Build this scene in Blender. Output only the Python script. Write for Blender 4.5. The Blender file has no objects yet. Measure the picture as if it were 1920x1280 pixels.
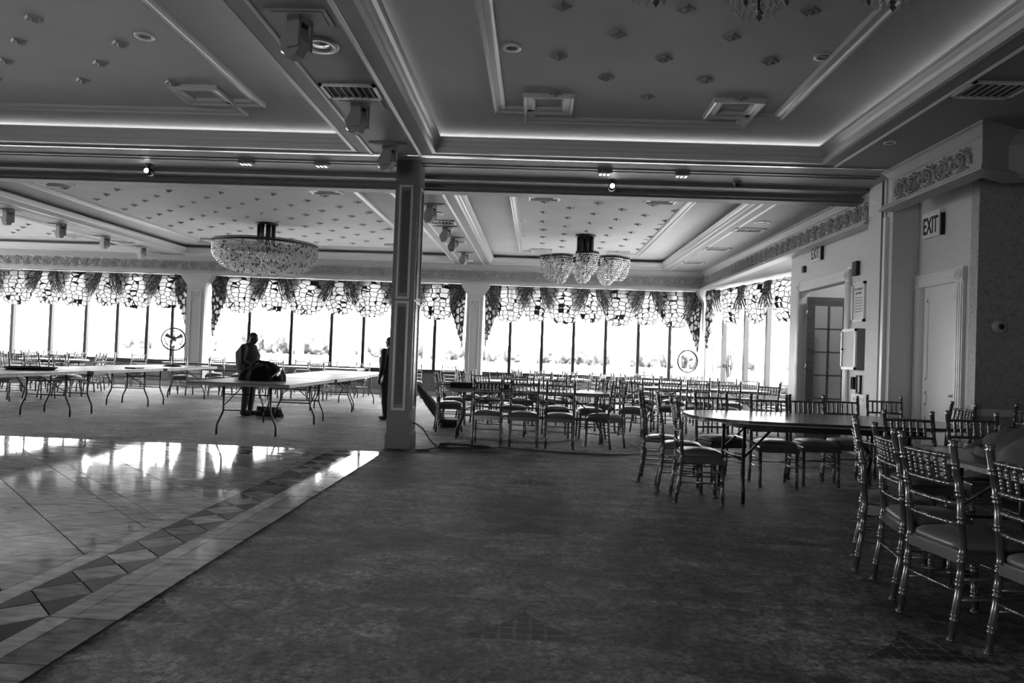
import bpy, bmesh, math, random
from mathutils import Vector, Matrix, noise
random.seed(7)
S = bpy.context.scene
COL = S.collection
PI = math.pi
R = math.radians

# ------------------------------------------------------------------ camera
cam_d = bpy.data.cameras.new('camera'); cam = bpy.data.objects.new('camera', cam_d); COL.objects.link(cam)
cam_d.sensor_width = 36.0; cam_d.lens = 1360.0 / 1920.0 * 36.0; cam_d.clip_end = 3000; cam_d.clip_start = 0.05
CR = Vector((0.99873033, 0.03407592, 0.03710195)); CU = Vector((-0.03646626, -0.01909117, 0.99915251)); CF = Vector((-0.03475536, 0.99923689, 0.01782431))
CH = 1.33
cam.matrix_world = Matrix(((CR.x, CU.x, -CF.x, 0), (CR.y, CU.y, -CF.y, 0), (CR.z, CU.z, -CF.z, CH), (0, 0, 0, 1)))
S.camera = cam
def in_view(x, y, z, m=60):
    v = Vector((x, y, z - CH)); d = v.dot(CF)
    if d < 0.3: return False
    px = 960 + 1360 * v.dot(CR) / d; py = 640 - 1360 * v.dot(CU) / d
    return -m < px < 1920 + m and -m < py < 1280 + m

# ------------------------------------------------------------------ world, exposure
W = bpy.data.worlds.new('overcast_sky'); S.world = W; W.use_nodes = True
bg = W.node_tree.nodes['Background']; bg.inputs[0].default_value = (0.97, 0.97, 0.97, 1); bg.inputs[1].default_value = 5.0
S.view_settings.view_transform = 'Standard'; S.view_settings.look = 'None'; S.view_settings.gamma = 1.0
S.view_settings.use_curve_mapping = False; S.view_settings.exposure = 2.3
S.cycles.use_denoising = True; S.cycles.max_bounces = 10; S.cycles.diffuse_bounces = 6; S.cycles.glossy_bounces = 4
S.cycles.transparent_max_bounces = 16; S.cycles.transmission_bounces = 6; S.cycles.sample_clamp_indirect = 6.0
S.cycles.caustics_reflective = False; S.cycles.caustics_refractive = False

def portal(name, loc, rot, sx, sy):
    l = bpy.data.lights.new(name, 'AREA'); l.shape = 'RECTANGLE'; l.size = sx; l.size_y = sy; l.cycles.is_portal = True
    o = bpy.data.objects.new(name, l); COL.objects.link(o); o.location = loc; o.rotation_euler = rot; return o
# the window openings guide the daylight into the room (portals give off no light of their own)
portal('window_portal', (1.6, 22.15, 2.05), (-PI / 2, 0, 0), 6.6, 2.6)
portal('window_portal', (-6.0, 22.15, 2.05), (-PI / 2, 0, 0), 7.8, 2.6)
portal('window_portal', (-14.6, 22.15, 2.05), (-PI / 2, 0, 0), 8.4, 2.6)
portal('window_portal', (-22.0, 22.15, 2.05), (-PI / 2, 0, 0), 6.0, 2.6)
portal('window_portal', (-25.15, 16.3, 2.05), (0, -PI / 2, 0), 2.6, 9.4)
portal('window_portal', (5.95, 18.1, 2.05), (0, PI / 2, R(11.9)), 2.6, 6.0)

portal('window_portal', (-3.95, -5.2, 1.2), (PI / 2, 0, 0), 1.3, 2.4)  # for the opening added behind the camera as fill

# ------------------------------------------------------------------ materials
MATS = {}
def mat(name, v, rough=0.6, metal=0.0, spec=0.5, nscale=0, namt=0.0, bump=0.0, bscale=60, coat=0.0, stretch=None):
    if name in MATS: return MATS[name]
    m = bpy.data.materials.new(name); m.use_nodes = True; nt = m.node_tree; b = nt.nodes['Principled BSDF']
    b.inputs['Base Color'].default_value = (v, v, v, 1); b.inputs['Roughness'].default_value = rough
    b.inputs['Metallic'].default_value = metal; b.inputs['Specular IOR Level'].default_value = spec
    if coat: b.inputs['Coat Weight'].default_value = coat
    if nscale or bump:
        tc = nt.nodes.new('ShaderNodeTexCoord'); mp = nt.nodes.new('ShaderNodeMapping')
        nt.links.new(tc.outputs['Object'], mp.inputs[0])
        if stretch: mp.inputs['Scale'].default_value = stretch
    if nscale:
        n = nt.nodes.new('ShaderNodeTexNoise'); n.inputs['Scale'].default_value = nscale; n.inputs['Detail'].default_value = 5
        nt.links.new(mp.outputs[0], n.inputs['Vector'])
        r = nt.nodes.new('ShaderNodeMapRange'); r.inputs['From Min'].default_value = 0.3; r.inputs['From Max'].default_value = 0.7
        r.inputs['To Min'].default_value = max(0.0, v * (1 - namt)); r.inputs['To Max'].default_value = min(1.0, v * (1 + namt))
        nt.links.new(n.outputs['Fac'], r.inputs[0]); nt.links.new(r.outputs[0], b.inputs['Base Color'])
    if bump:
        n2 = nt.nodes.new('ShaderNodeTexNoise'); n2.inputs['Scale'].default_value = bscale; n2.inputs['Detail'].default_value = 4
        nt.links.new(mp.outputs[0], n2.inputs['Vector'])
        bp = nt.nodes.new('ShaderNodeBump'); bp.inputs['Strength'].default_value = bump; bp.inputs['Distance'].default_value = 0.01
        nt.links.new(n2.outputs['Fac'], bp.inputs['Height']); nt.links.new(bp.outputs[0], b.inputs['Normal'])
    MATS[name] = m; return m
def emit(name, v, s):
    m = mat(name, v); b = m.node_tree.nodes['Principled BSDF']; b.inputs['Emission Color'].default_value = (1, 1, 1, 1); b.inputs['Emission Strength'].default_value = s; return m

M_plaster = mat('ceiling_plaster', 0.7, 0.75, nscale=1.2, namt=0.05)
M_soffit = mat('soffit_paint', 0.33, 0.55, nscale=1.5, namt=0.05)
M_crown = mat('crown_gloss_paint', 0.66, 0.32)
M_beam = mat('beam_paint', 0.2, 0.5)
M_trimw = mat('white_trim_paint', 0.8, 0.35)
M_frieze = mat('frieze_paint', 0.48, 0.45)
M_relief = mat('frieze_relief_shading', 0.38, 0.4)  # darker than the frieze: the shading of the scrolls is in this colour
M_metal = mat('dark_metal', 0.03, 0.35, metal=0.6)
M_black = mat('black_matte', 0.012, 0.6)
M_steel = mat('bright_steel', 0.75, 0.25, metal=1.0)
M_white = mat('white_plastic', 0.85, 0.4)
M_grey = mat('grey_plastic', 0.22, 0.4)
M_mull = mat('bronze_mullion', 0.025, 0.45, metal=0.3)
M_wainscot = mat('wainscot_panel', 0.2, 0.5, nscale=4, namt=0.2)
M_pill = mat('pillar_paint', 0.16, 0.4, nscale=3, namt=0.08)
M_pilltrim = mat('pillar_trim_paint', 0.55, 0.3)
M_colf = mat('column_paint', 0.45, 0.45)

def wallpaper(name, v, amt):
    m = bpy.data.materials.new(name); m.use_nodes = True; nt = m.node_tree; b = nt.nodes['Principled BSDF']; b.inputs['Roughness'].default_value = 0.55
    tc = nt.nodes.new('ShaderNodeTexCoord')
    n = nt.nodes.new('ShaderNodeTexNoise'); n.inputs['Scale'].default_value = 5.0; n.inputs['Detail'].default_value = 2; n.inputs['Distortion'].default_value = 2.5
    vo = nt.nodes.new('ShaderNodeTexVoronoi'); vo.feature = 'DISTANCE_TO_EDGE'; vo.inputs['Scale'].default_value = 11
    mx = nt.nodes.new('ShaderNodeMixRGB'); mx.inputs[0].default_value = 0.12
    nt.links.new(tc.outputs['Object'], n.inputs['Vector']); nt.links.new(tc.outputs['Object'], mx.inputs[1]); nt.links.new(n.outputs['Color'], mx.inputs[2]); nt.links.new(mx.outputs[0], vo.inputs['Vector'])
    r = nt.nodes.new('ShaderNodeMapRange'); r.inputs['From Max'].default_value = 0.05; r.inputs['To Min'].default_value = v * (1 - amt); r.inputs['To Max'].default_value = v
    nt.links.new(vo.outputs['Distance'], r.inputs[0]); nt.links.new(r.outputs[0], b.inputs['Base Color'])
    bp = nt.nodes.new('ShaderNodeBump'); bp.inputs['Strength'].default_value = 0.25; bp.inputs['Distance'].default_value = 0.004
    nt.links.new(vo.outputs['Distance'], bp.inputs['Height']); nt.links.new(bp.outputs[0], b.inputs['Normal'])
    return m
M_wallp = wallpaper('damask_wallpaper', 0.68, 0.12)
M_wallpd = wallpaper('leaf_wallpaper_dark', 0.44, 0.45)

def glass_mat():
    m = bpy.data.materials.new('window_glass'); m.use_nodes = True; nt = m.node_tree; nt.nodes.remove(nt.nodes['Principled BSDF'])
    t = nt.nodes.new('ShaderNodeBsdfTransparent'); t.inputs[0].default_value = (0.94, 0.94, 0.94, 1)
    g = nt.nodes.new('ShaderNodeBsdfGlossy'); g.inputs['Roughness'].default_value = 0.02
    f = nt.nodes.new('ShaderNodeFresnel'); f.inputs['IOR'].default_value = 1.45
    ge = nt.nodes.new('ShaderNodeNewGeometry'); iv = nt.nodes.new('ShaderNodeMath'); iv.operation = 'SUBTRACT'; iv.inputs[0].default_value = 1.0; nt.links.new(ge.outputs['Backfacing'], iv.inputs[1])
    ml = nt.nodes.new('ShaderNodeMath'); ml.operation = 'MULTIPLY'; nt.links.new(f.outputs[0], ml.inputs[0]); nt.links.new(iv.outputs[0], ml.inputs[1])
    x = nt.nodes.new('ShaderNodeMixShader'); nt.links.new(ml.outputs[0], x.inputs[0]); nt.links.new(t.outputs[0], x.inputs[1]); nt.links.new(g.outputs[0], x.inputs[2])
    nt.links.new(x.outputs[0], nt.nodes['Material Output'].inputs[0]); return m
M_glass = glass_mat()

def carpet_mat():
    m = bpy.data.materials.new('patterned_carpet'); m.use_nodes = True; nt = m.node_tree; b = nt.nodes['Principled BSDF']
    N = nt.nodes.new; L = nt.links.new
    b.inputs['Roughness'].default_value = 0.62; b.inputs['Specular IOR Level'].default_value = 0.2
    tc = N('ShaderNodeTexCoord')
    n1 = N('ShaderNodeTexNoise'); n1.inputs['Scale'].default_value = 0.9; n1.inputs['Detail'].default_value = 4; n1.inputs['Roughness'].default_value = 0.6; n1.inputs['Distortion'].default_value = 0.6
    n2 = N('ShaderNodeTexNoise'); n2.inputs['Scale'].default_value = 28; n2.inputs['Detail'].default_value = 6; n2.inputs['Roughness'].default_value = 0.75
    n3 = N('ShaderNodeTexNoise'); n3.inputs['Scale'].default_value = 170; n3.inputs['Detail'].default_value = 2
    vo = N('ShaderNodeTexVoronoi'); vo.feature = 'DISTANCE_TO_EDGE'; vo.inputs['Scale'].default_value = 11
    n4 = N('ShaderNodeTexNoise'); n4.inputs['Scale'].default_value = 6.5; n4.inputs['Detail'].default_value = 5; n4.inputs['Distortion'].default_value = 1.5
    for q in (n1, n2, n3, n4, vo): L(tc.outputs['Object'], q.inputs['Vector'])
    def math2(op, a, bb, clamp=False):
        k = N('ShaderNodeMath'); k.operation = op; k.use_clamp = clamp
        for i, q in enumerate((a, bb)):
            if q is None: continue
            if isinstance(q, (int, float)): k.inputs[i].default_value = q
            else: L(q, k.inputs[i])
        return k.outputs[0]
    sx = N('ShaderNodeSeparateXYZ'); L(tc.outputs['Object'], sx.inputs[0])
    # woven motif: a dark arrow head with a light lattice, one every 1.9 m by 2.04 m
    u = math2('SUBTRACT', math2('MODULO', math2('ADD', sx.outputs[0], 38 + 0.95 + 0.015), 1.9), 0.95)
    v = math2('MODULO', math2('ADD', sx.outputs[1], 40.8 - 3.40), 2.04)
    w = math2('MULTIPLY', math2('POWER', math2('SUBTRACT', 1.0, math2('DIVIDE', v, 0.42), True), 1.6), 0.34)
    inside = math2('MULTIPLY', math2('LESS_THAN', math2('ABSOLUTE', u, None), w), math2('LESS_THAN', v, 0.42))
    gx = math2('LESS_THAN', math2('MODULO', math2('ADD', u, 20), 0.075), 0.014)
    gy = math2('LESS_THAN', math2('MODULO', v, 0.075), 0.016)
    lat = math2('MAXIMUM', gx, gy)
    dark = math2('MULTIPLY', inside, math2('SUBTRACT', 1.0, math2('MULTIPLY', lat, 0.7)))
    # faint curved veins of the leaf pattern
    wv = N('ShaderNodeTexWave'); wv.wave_type = 'RINGS'; wv.inputs['Scale'].default_value = 0.9; wv.inputs['Distortion'].default_value = 9; wv.inputs['Detail'].default_value = 3; wv.inputs['Detail Scale'].default_value = 1.4
    L(tc.outputs['Object'], wv.inputs['Vector'])
    def rng(src, a, bb, c, d):
        k = N('ShaderNodeMapRange'); k.inputs['From Min'].default_value = a; k.inputs['From Max'].default_value = bb; k.inputs['To Min'].default_value = c; k.inputs['To Max'].default_value = d; L(src, k.inputs[0]); return k.outputs[0]
    base = rng(n1.outputs['Fac'], 0.35, 0.65, 0.06, 0.24)
    base = math2('MULTIPLY', base, rng(n4.outputs['Fac'], 0.36, 0.64, 0.55, 1.5))
    base = math2('MULTIPLY', base, rng(n2.outputs['Fac'], 0.38, 0.62, 0.35, 1.75))
    base = math2('MULTIPLY', base, rng(n3.outputs['Fac'], 0.35, 0.65, 0.6, 1.45))
    base = math2('MULTIPLY', base, rng(wv.outputs['Fac'], 0.0, 1.0, 0.8, 1.2))
    base = math2('MULTIPLY', base, math2('SUBTRACT', 1.0, math2('MULTIPLY', math2('LESS_THAN', vo.outputs['Distance'], 0.03), 0.3)))
    base = math2('MULTIPLY', math2('MINIMUM', base, 0.7), math2('SUBTRACT', 1.0, math2('MULTIPLY', dark, 0.8)))
    L(base, b.inputs['Base Color'])
    bp = N('ShaderNodeBump'); bp.inputs['Strength'].default_value = 0.8; bp.inputs['Distance'].default_value = 0.02
    L(math2('ADD', n2.outputs['Fac'], math2('MULTIPLY', n3.outputs['Fac'], 0.6)), bp.inputs['Height']); L(bp.outputs[0], b.inputs['Normal'])
    return m
M_carpet = carpet_mat()

def stone(name, v, rough):
    m = bpy.data.materials.new(name); m.use_nodes = True; nt = m.node_tree; b = nt.nodes['Principled BSDF']; N = nt.nodes.new; L = nt.links.new
    b.inputs['Specular IOR Level'].default_value = 0.32
    tc = N('ShaderNodeTexCoord'); n = N('ShaderNodeTexNoise'); n.inputs['Scale'].default_value = 9; n.inputs['Detail'].default_value = 8; n.inputs['Roughness'].default_value = 0.65; n.inputs['Distortion'].default_value = 0.8
    mp = N('ShaderNodeMapping'); mp.inputs['Rotation'].default_value = (0, 0, R(45)); mp.inputs['Scale'].default_value = (0.5, 1.6, 1)
    L(tc.outputs['Object'], mp.inputs[0]); L(mp.outputs[0], n.inputs['Vector'])
    r = N('ShaderNodeMapRange'); r.inputs['From Min'].default_value = 0.3; r.inputs['From Max'].default_value = 0.7; r.inputs['To Min'].default_value = v * 0.4; r.inputs['To Max'].default_value = v * 1.6
    L(n.outputs['Fac'], r.inputs[0]); L(r.outputs[0], b.inputs['Base Color'])
    r2 = N('ShaderNodeMapRange'); r2.inputs['To Min'].default_value = rough * 0.1; r2.inputs['To Max'].default_value = rough * 0.75
    L(n.outputs['Fac'], r2.inputs[0]); L(r2.outputs[0], b.inputs['Roughness'])
    return m
M_tile = [stone('pale_marble_a', 0.6, 0.13), stone('pale_marble_b', 0.46, 0.16), stone('pale_marble_c', 0.68, 0.12)]
M_tdark = stone('dark_marble', 0.012, 0.22); M_tdark2 = stone('charcoal_marble', 0.05, 0.2); M_tmid = stone('mid_marble', 0.3, 0.17); M_tband = stone('band_marble', 0.24, 0.15)
M_grout = mat('grout', 0.03, 0.8)

def wood(name, v, rough=0.35, scale=3.0):
    m = bpy.data.materials.new(name); m.use_nodes = True; nt = m.node_tree; b = nt.nodes['Principled BSDF']; N = nt.nodes.new; L = nt.links.new
    tc = N('ShaderNodeTexCoord'); mp = N('ShaderNodeMapping'); mp.inputs['Scale'].default_value = (1.0, 9.0, 9.0)
    n = N('ShaderNodeTexNoise'); n.inputs['Scale'].default_value = scale; n.inputs['Detail'].default_value = 7; n.inputs['Distortion'].default_value = 1.2
    L(tc.outputs['Object'], mp.inputs[0]); L(mp.outputs[0], n.inputs['Vector'])
    r = N('ShaderNodeMapRange'); r.inputs['From Min'].default_value = 0.3; r.inputs['From Max'].default_value = 0.7; r.inputs['To Min'].default_value = v * 0.6; r.inputs['To Max'].default_value = v * 1.35
    L(n.outputs['Fac'], r.inputs[0]); L(r.outputs[0], b.inputs['Base Color']); b.inputs['Roughness'].default_value = rough
    bp = N('ShaderNodeBump'); bp.inputs['Strength'].default_value = 0.08; L(n.outputs['Fac'], bp.inputs['Height']); L(bp.outputs[0], b.inputs['Normal'])
    return m
M_ply = wood('worn_plywood', 0.17, 0.45); M_plyedge = wood('plywood_edge', 0.36, 0.6); M_tabdark = wood('dark_table_wood', 0.07, 0.25); M_doorwood = wood('door_wood', 0.09, 0.4)
M_chair = mat('chair_painted_metal', 0.2, 0.24, metal=0.7, spec=0.6)
M_cush = mat('vinyl_cushion', 0.13, 0.36, spec=0.5, bump=0.1, bscale=20)

def valance_mat():
    m = bpy.data.materials.new('netted_sheer_fabric'); m.use_nodes = True; nt = m.node_tree; nt.nodes.remove(nt.nodes['Principled BSDF']); N = nt.nodes.new; L = nt.links.new
    uv = N('ShaderNodeUVMap'); uv.uv_map = 'UVMap'
    vo = N('ShaderNodeTexVoronoi'); vo.feature = 'DISTANCE_TO_EDGE'; vo.inputs['Scale'].default_value = 1.0; vo.inputs['Randomness'].default_value = 0.55
    L(uv.outputs[0], vo.inputs['Vector'])
    lt = N('ShaderNodeMath'); lt.operation = 'LESS_THAN'; lt.inputs[1].default_value = 0.065; L(vo.outputs['Distance'], lt.inputs[0])
    d1 = N('ShaderNodeBsdfDiffuse'); d1.inputs[0].default_value = (0.6, 0.6, 0.6, 1)
    t1 = N('ShaderNodeBsdfTranslucent'); t1.inputs[0].default_value = (0.16, 0.16, 0.16, 1)
    tr = N('ShaderNodeBsdfTransparent'); tr.inputs[0].default_value = (0.9, 0.9, 0.9, 1)
    a = N('ShaderNodeMixShader'); a.inputs[0].default_value = 0.6; L(d1.outputs[0], a.inputs[1]); L(t1.outputs[0], a.inputs[2])
    s = N('ShaderNodeMixShader'); s.inputs[0].default_value = 0.025; L(a.outputs[0], s.inputs[1]); L(tr.outputs[0], s.inputs[2])
    dk = N('ShaderNodeBsdfDiffuse'); dk.inputs[0].default_value = (0.03, 0.03, 0.03, 1)
    x = N('ShaderNodeMixShader'); L(lt.outputs[0], x.inputs[0]); L(s.outputs[0], x.inputs[1]); L(dk.outputs[0], x.inputs[2])
    L(x.outputs[0], nt.nodes['Material Output'].inputs[0]); return m
M_valance = valance_mat()
def cascade_mat():
    m = bpy.data.materials.new('gathered_net_fabric'); m.use_nodes = True; nt = m.node_tree; nt.nodes.remove(nt.nodes['Principled BSDF']); N = nt.nodes.new; L = nt.links.new
    uv = N('ShaderNodeUVMap'); uv.uv_map = 'UVMap'; vo = N('ShaderNodeTexVoronoi'); vo.feature = 'DISTANCE_TO_EDGE'; vo.inputs['Scale'].default_value = 1.0
    L(uv.outputs[0], vo.inputs['Vector']); lt = N('ShaderNodeMath'); lt.operation = 'LESS_THAN'; lt.inputs[1].default_value = 0.14; L(vo.outputs['Distance'], lt.inputs[0])
    d = N('ShaderNodeBsdfDiffuse'); d.inputs[0].default_value = (0.1, 0.1, 0.1, 1); d2 = N('ShaderNodeBsdfDiffuse'); d2.inputs[0].default_value = (0.32, 0.32, 0.32, 1)
    t = N('ShaderNodeBsdfTranslucent'); t.inputs[0].default_value = (0.2, 0.2, 0.2, 1); a = N('ShaderNodeMixShader'); a.inputs[0].default_value = 0.35; L(d2.outputs[0], a.inputs[1]); L(t.outputs[0], a.inputs[2])
    x = N('ShaderNodeMixShader'); L(lt.outputs[0], x.inputs[0]); L(a.outputs[0], x.inputs[1]); L(d.outputs[0], x.inputs[2]); L(x.outputs[0], nt.nodes['Material Output'].inputs[0]); return m
M_cascade = cascade_mat()
def crystal_mat():
    m = bpy.data.materials.new('cut_crystal'); m.use_nodes = True; nt = m.node_tree; nt.nodes.remove(nt.nodes['Principled BSDF']); N = nt.nodes.new; L = nt.links.new
    g = N('ShaderNodeBsdfGlossy'); g.inputs['Roughness'].default_value = 0.06; g.inputs[0].default_value = (0.95, 0.95, 0.95, 1)
    t = N('ShaderNodeBsdfTransparent'); t.inputs[0].default_value = (0.5, 0.5, 0.5, 1); tl = N('ShaderNodeBsdfTranslucent'); tl.inputs[0].default_value = (0.95, 0.95, 0.95, 1)
    f = N('ShaderNodeLayerWeight'); f.inputs[0].default_value = 0.55
    x = N('ShaderNodeMixShader'); L(f.outputs['Facing'], x.inputs[0]); L(t.outputs[0], x.inputs[1]); L(g.outputs[0], x.inputs[2])
    y = N('ShaderNodeMixShader'); y.inputs[0].default_value = 0.36; L(x.outputs[0], y.inputs[1]); L(tl.outputs[0], y.inputs[2])
    L(y.outputs[0], nt.nodes['Material Output'].inputs[0]); return m
M_crystal = crystal_mat()

# ------------------------------------------------------------------ mesh helpers
class MB:
    def __init__(s): s.v = []; s.f = []; s.mi = []; s.cm = 0; s.sm = []
    def add(s, vs, fs, smooth=False):
        o = len(s.v); s.v += [tuple(p) for p in vs]
        for f in fs: s.f.append(tuple(i + o for i in f)); s.mi.append(s.cm); s.sm.append(smooth)
    def box(s, x0, x1, y0, y1, z0, z1):
        s.add([(x0, y0, z0), (x1, y0, z0), (x1, y1, z0), (x0, y1, z0), (x0, y0, z1), (x1, y0, z1), (x1, y1, z1), (x0, y1, z1)],
              [(0, 3, 2, 1), (4, 5, 6, 7), (0, 1, 5, 4), (1, 2, 6, 5), (2, 3, 7, 6), (3, 0, 4, 7)])
        return s
    def tube(s, pts, rad, n=8, caps=True, flat=1.0):
        pts = [Vector(p) for p in pts]; rings = []
        rr = rad if isinstance(rad, (list, tuple)) else [rad] * len(pts)
        up = None
        for i, p in enumerate(pts):
            t = (pts[min(i + 1, len(pts) - 1)] - pts[max(i - 1, 0)]).normalized()
            if up is None: up = Vector((0, 0, 1)) if abs(t.z) < 0.9 else Vector((1, 0, 0))
            a = t.cross(up)
            if a.length < 1e-4: a = t.cross(Vector((0, 1, 0)))
            a.normalize(); b = a.cross(t).normalized(); up = b
            rings.append([p + (a * math.cos(2 * PI * k / n) + b * math.sin(2 * PI * k / n) * flat) * rr[i] for k in range(n)])
        vs = [q for r in rings for q in r]; fs = []
        for i in range(len(pts) - 1):
            for k in range(n): fs.append((i * n + k, i * n + (k + 1) % n, (i + 1) * n + (k + 1) % n, (i + 1) * n + k))
        if caps: fs.append(tuple(range(n - 1, -1, -1))); fs.append(tuple((len(pts) - 1) * n + k for k in range(n)))
        s.add(vs, fs, True); return s
    def lathe(s, prof, n=16, c=(0, 0, 0), axis='z', caps=True):
        vs = []; fs = []
        for (r, z) in prof:
            for k in range(n):
                a = 2 * PI * k / n; x, y = r * math.cos(a), r * math.sin(a)
                p = (x, y, z) if axis == 'z' else ((x, z, y) if axis == 'y' else (z, x, y))
                vs.append((p[0] + c[0], p[1] + c[1], p[2] + c[2]))
        for i in range(len(prof) - 1):
            for k in range(n): fs.append((i * n + k, i * n + (k + 1) % n, (i + 1) * n + (k + 1) % n, (i + 1) * n + k))
        if caps:
            fs.append(tuple(range(n - 1, -1, -1))); fs.append(tuple((len(prof) - 1) * n + k for k in range(n)))
        s.add(vs, fs, True); return s
    def ell(s, c, r, n=12, m=8, rot=None):
        vs = []; fs = []
        for j in range(m + 1):
            t = PI * j / m
            for k in range(n):
                a = 2 * PI * k / n; p = Vector((r[0] * math.sin(t) * math.cos(a), r[1] * math.sin(t) * math.sin(a), r[2] * math.cos(t)))
                if rot is not None: p = rot @ p
                vs.append(p + Vector(c))
        for j in range(m):
            for k in range(n): fs.append((j * n + k, (j + 1) * n + k, (j + 1) * n + (k + 1) % n, j * n + (k + 1) % n))
        s.add(vs, fs, True); return s
    def prism(s, poly, z0, z1, smooth=False):
        n = len(poly); vs = [(p[0], p[1], z0) for p in poly] + [(p[0], p[1], z1) for p in poly]
        fs = [tuple(range(n - 1, -1, -1)), tuple(range(n, 2 * n))] + [(i, (i + 1) % n, n + (i + 1) % n, n + i) for i in range(n)]
        s.add(vs, fs, smooth); return s
    def sweep(s, path, prof, closed=False):
        # prof: list of (side, z) closed section; path: list of (x, y, z) in plan; mitred; side is to the LEFT of travel
        P = [Vector((p[0], p[1])) for p in path]; zz = [p[2] for p in path]; n = len(P); k = len(prof); vs = []; fs = []
        for i in range(n):
            if closed or 0 < i < n - 1:
                a = (P[i] - P[i - 1]).normalized(); b = (P[(i + 1) % n] - P[i]).normalized()
            elif i == 0: a = b = (P[1] - P[0]).normalized()
            else: a = b = (P[i] - P[i - 1]).normalized()
            na = Vector((-a.y, a.x)); nb = Vector((-b.y, b.x)); m = (na + nb)
            m = m.normalized() if m.length > 1e-6 else na; m = m / max(0.25, m.dot(na))
            for (o, z) in prof: vs.append((P[i].x + m.x * o, P[i].y + m.y * o, zz[i] + z))
        for i in range(n if closed else n - 1):
            j = (i + 1) % n
            for q in range(k): fs.append((i * k + q, j * k + q, j * k + (q + 1) % k, i * k + (q + 1) % k))
        if not closed: fs.append(tuple(range(k))); fs.append(tuple(reversed(range((n - 1) * k, n * k))))
        s.add(vs, fs); return s
    def mesh(s, name, mats):
        me = bpy.data.meshes.new(name); me.from_pydata(s.v, [], s.f)
        for m in (mats if isinstance(mats, (list, tuple)) else [mats]): me.materials.append(m)
        me.polygons.foreach_set('material_index', s.mi); me.polygons.foreach_set('use_smooth', s.sm); me.update()
        bm = bmesh.new(); bm.from_mesh(me); bmesh.ops.recalc_face_normals(bm, faces=bm.faces); bm.to_mesh(me); bm.free()
        return me
    def build(s, name, mats, parent=None):
        return link(name, s.mesh(name, mats), parent)
def link(name, me, parent=None, loc=None, rz=None):
    o = bpy.data.objects.new(name, me); COL.objects.link(o)
    if parent is not None: o.parent = parent
    if loc is not None: o.location = loc
    if rz is not None: o.rotation_euler = (0, 0, rz)
    return o
def tag(o, label, cat, group=None, kind=None):
    o['label'] = label; o['category'] = cat
    if group: o['group'] = group
    if kind: o['kind'] = kind
    return o
def struct(o, label, cat): return tag(o, label, cat, None, 'structure')
def thing(name, label, cat, loc=(0, 0, 0), rz=0, group=None):
    o = bpy.data.objects.new(name, None); COL.objects.link(o); o.location = loc; o.rotation_euler = (0, 0, rz); o.empty_display_size = 0.1
    return tag(o, label, cat, group)
def dup(o, parent=None):
    c = o.copy(); COL.objects.link(c); c.parent = parent
    for ch in list(o.children): dup(ch, c)
    return c
def to_mesh(name, cu):
    tmp = bpy.data.objects.new(name + '_tmp', cu); COL.objects.link(tmp)
    dg = bpy.context.evaluated_depsgraph_get(); me = bpy.data.meshes.new_from_object(tmp.evaluated_get(dg)); bpy.data.objects.remove(tmp)
    me.name = name; o = bpy.data.objects.new(name, me); COL.objects.link(o); return o
def box(name, a, m, parent=None): return MB().box(*a).build(name, m, parent)

# ================================================================== FLOOR
FX0, FX1, FY0, FY1 = -25.0, 9.0, -5.0, 22.0
fl = MB().prism([(FX0, FY0), (FX1, FY0), (FX1, 8.8), (7.5, 8.8), (7.5, 14.3), (6.4, 14.3), (5.1, 21.4), (5.1, FY1), (FX0, FY1)], -0.2, 0.0).build('floor', M_carpet)
struct(fl, 'dark patterned carpet covering the ballroom floor', 'floor')

# dance floor: marble set flush with the carpet, laid diagonally inside a border
DX1, DY1 = -1.93, 9.36; DX0, DY0 = -11.0, 0.4
df = MB().box(DX0, DX1, DY0, DY1, 0.0005, 0.0035).build('floor_dance', M_grout)
struct(df, 'polished marble dance floor with diagonal tiles and diamond border', 'floor')
far_tiles = {}
tile_n = [0]
def tile(poly, m, name='tile'):
    # shrink slightly for the joint, keep a low edge
    cx = sum(p[0] for p in poly) / len(poly); cy = sum(p[1] for p in poly) / len(poly)
    pp = []
    n = len(poly)
    for i in range(n):
        d = Vector((poly[i][0] - cx, poly[i][1] - cy)); L = d.length
        if L < 1e-4: return
        d *= max(0.3, (L - 0.0065) / L); pp.append((cx + d.x, cy + d.y))
    h = 0.008 + random.random() * 0.0012
    if in_view(cx, cy, 0, 120) and tile_n[0] < 295 and cy < 9.3:
        tile_n[0] += 1
        MB().prism(pp, 0.003, h).build(name, m, df)
    else: far_tiles.setdefault(m.name, (m, MB()))[1].prism(pp, 0.003, h)
def clip(poly, x0, x1, y0, y1):
    for ax, lim, sg in ((0, x0, 1), (0, x1, -1), (1, y0, 1), (1, y1, -1)):
        out = []
        for i in range(len(poly)):
            a, b = poly[i], poly[(i + 1) % len(poly)]; da = (a[ax] - lim) * sg; db = (b[ax] - lim) * sg
            if da >= 0: out.append(a)
            if da * db < 0:
                t = da / (da - db); out.append((a[0] + (b[0] - a[0]) * t, a[1] + (b[1] - a[1]) * t))
        poly = out
        if len(poly) < 3: return []
    return poly
def lines(start, lo, hi):
    xs = []; k = start
    while k > lo: k -= 1.635
    while k < hi:
        xs += [k, k + 0.168, k + 0.168 + 0.489, k + 0.168 + 0.978]; k += 1.635
    return xs
IX1 = DX1 - 0.795; IY1 = DY1 - 0.795; IX0 = DX0 + 0.795; IY0 = DY0 + 0.795
us = lines(1.66, -9, 8); vs_ = lines(5.05, -2, 15); C45 = math.sqrt(0.5)
cells = []
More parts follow.
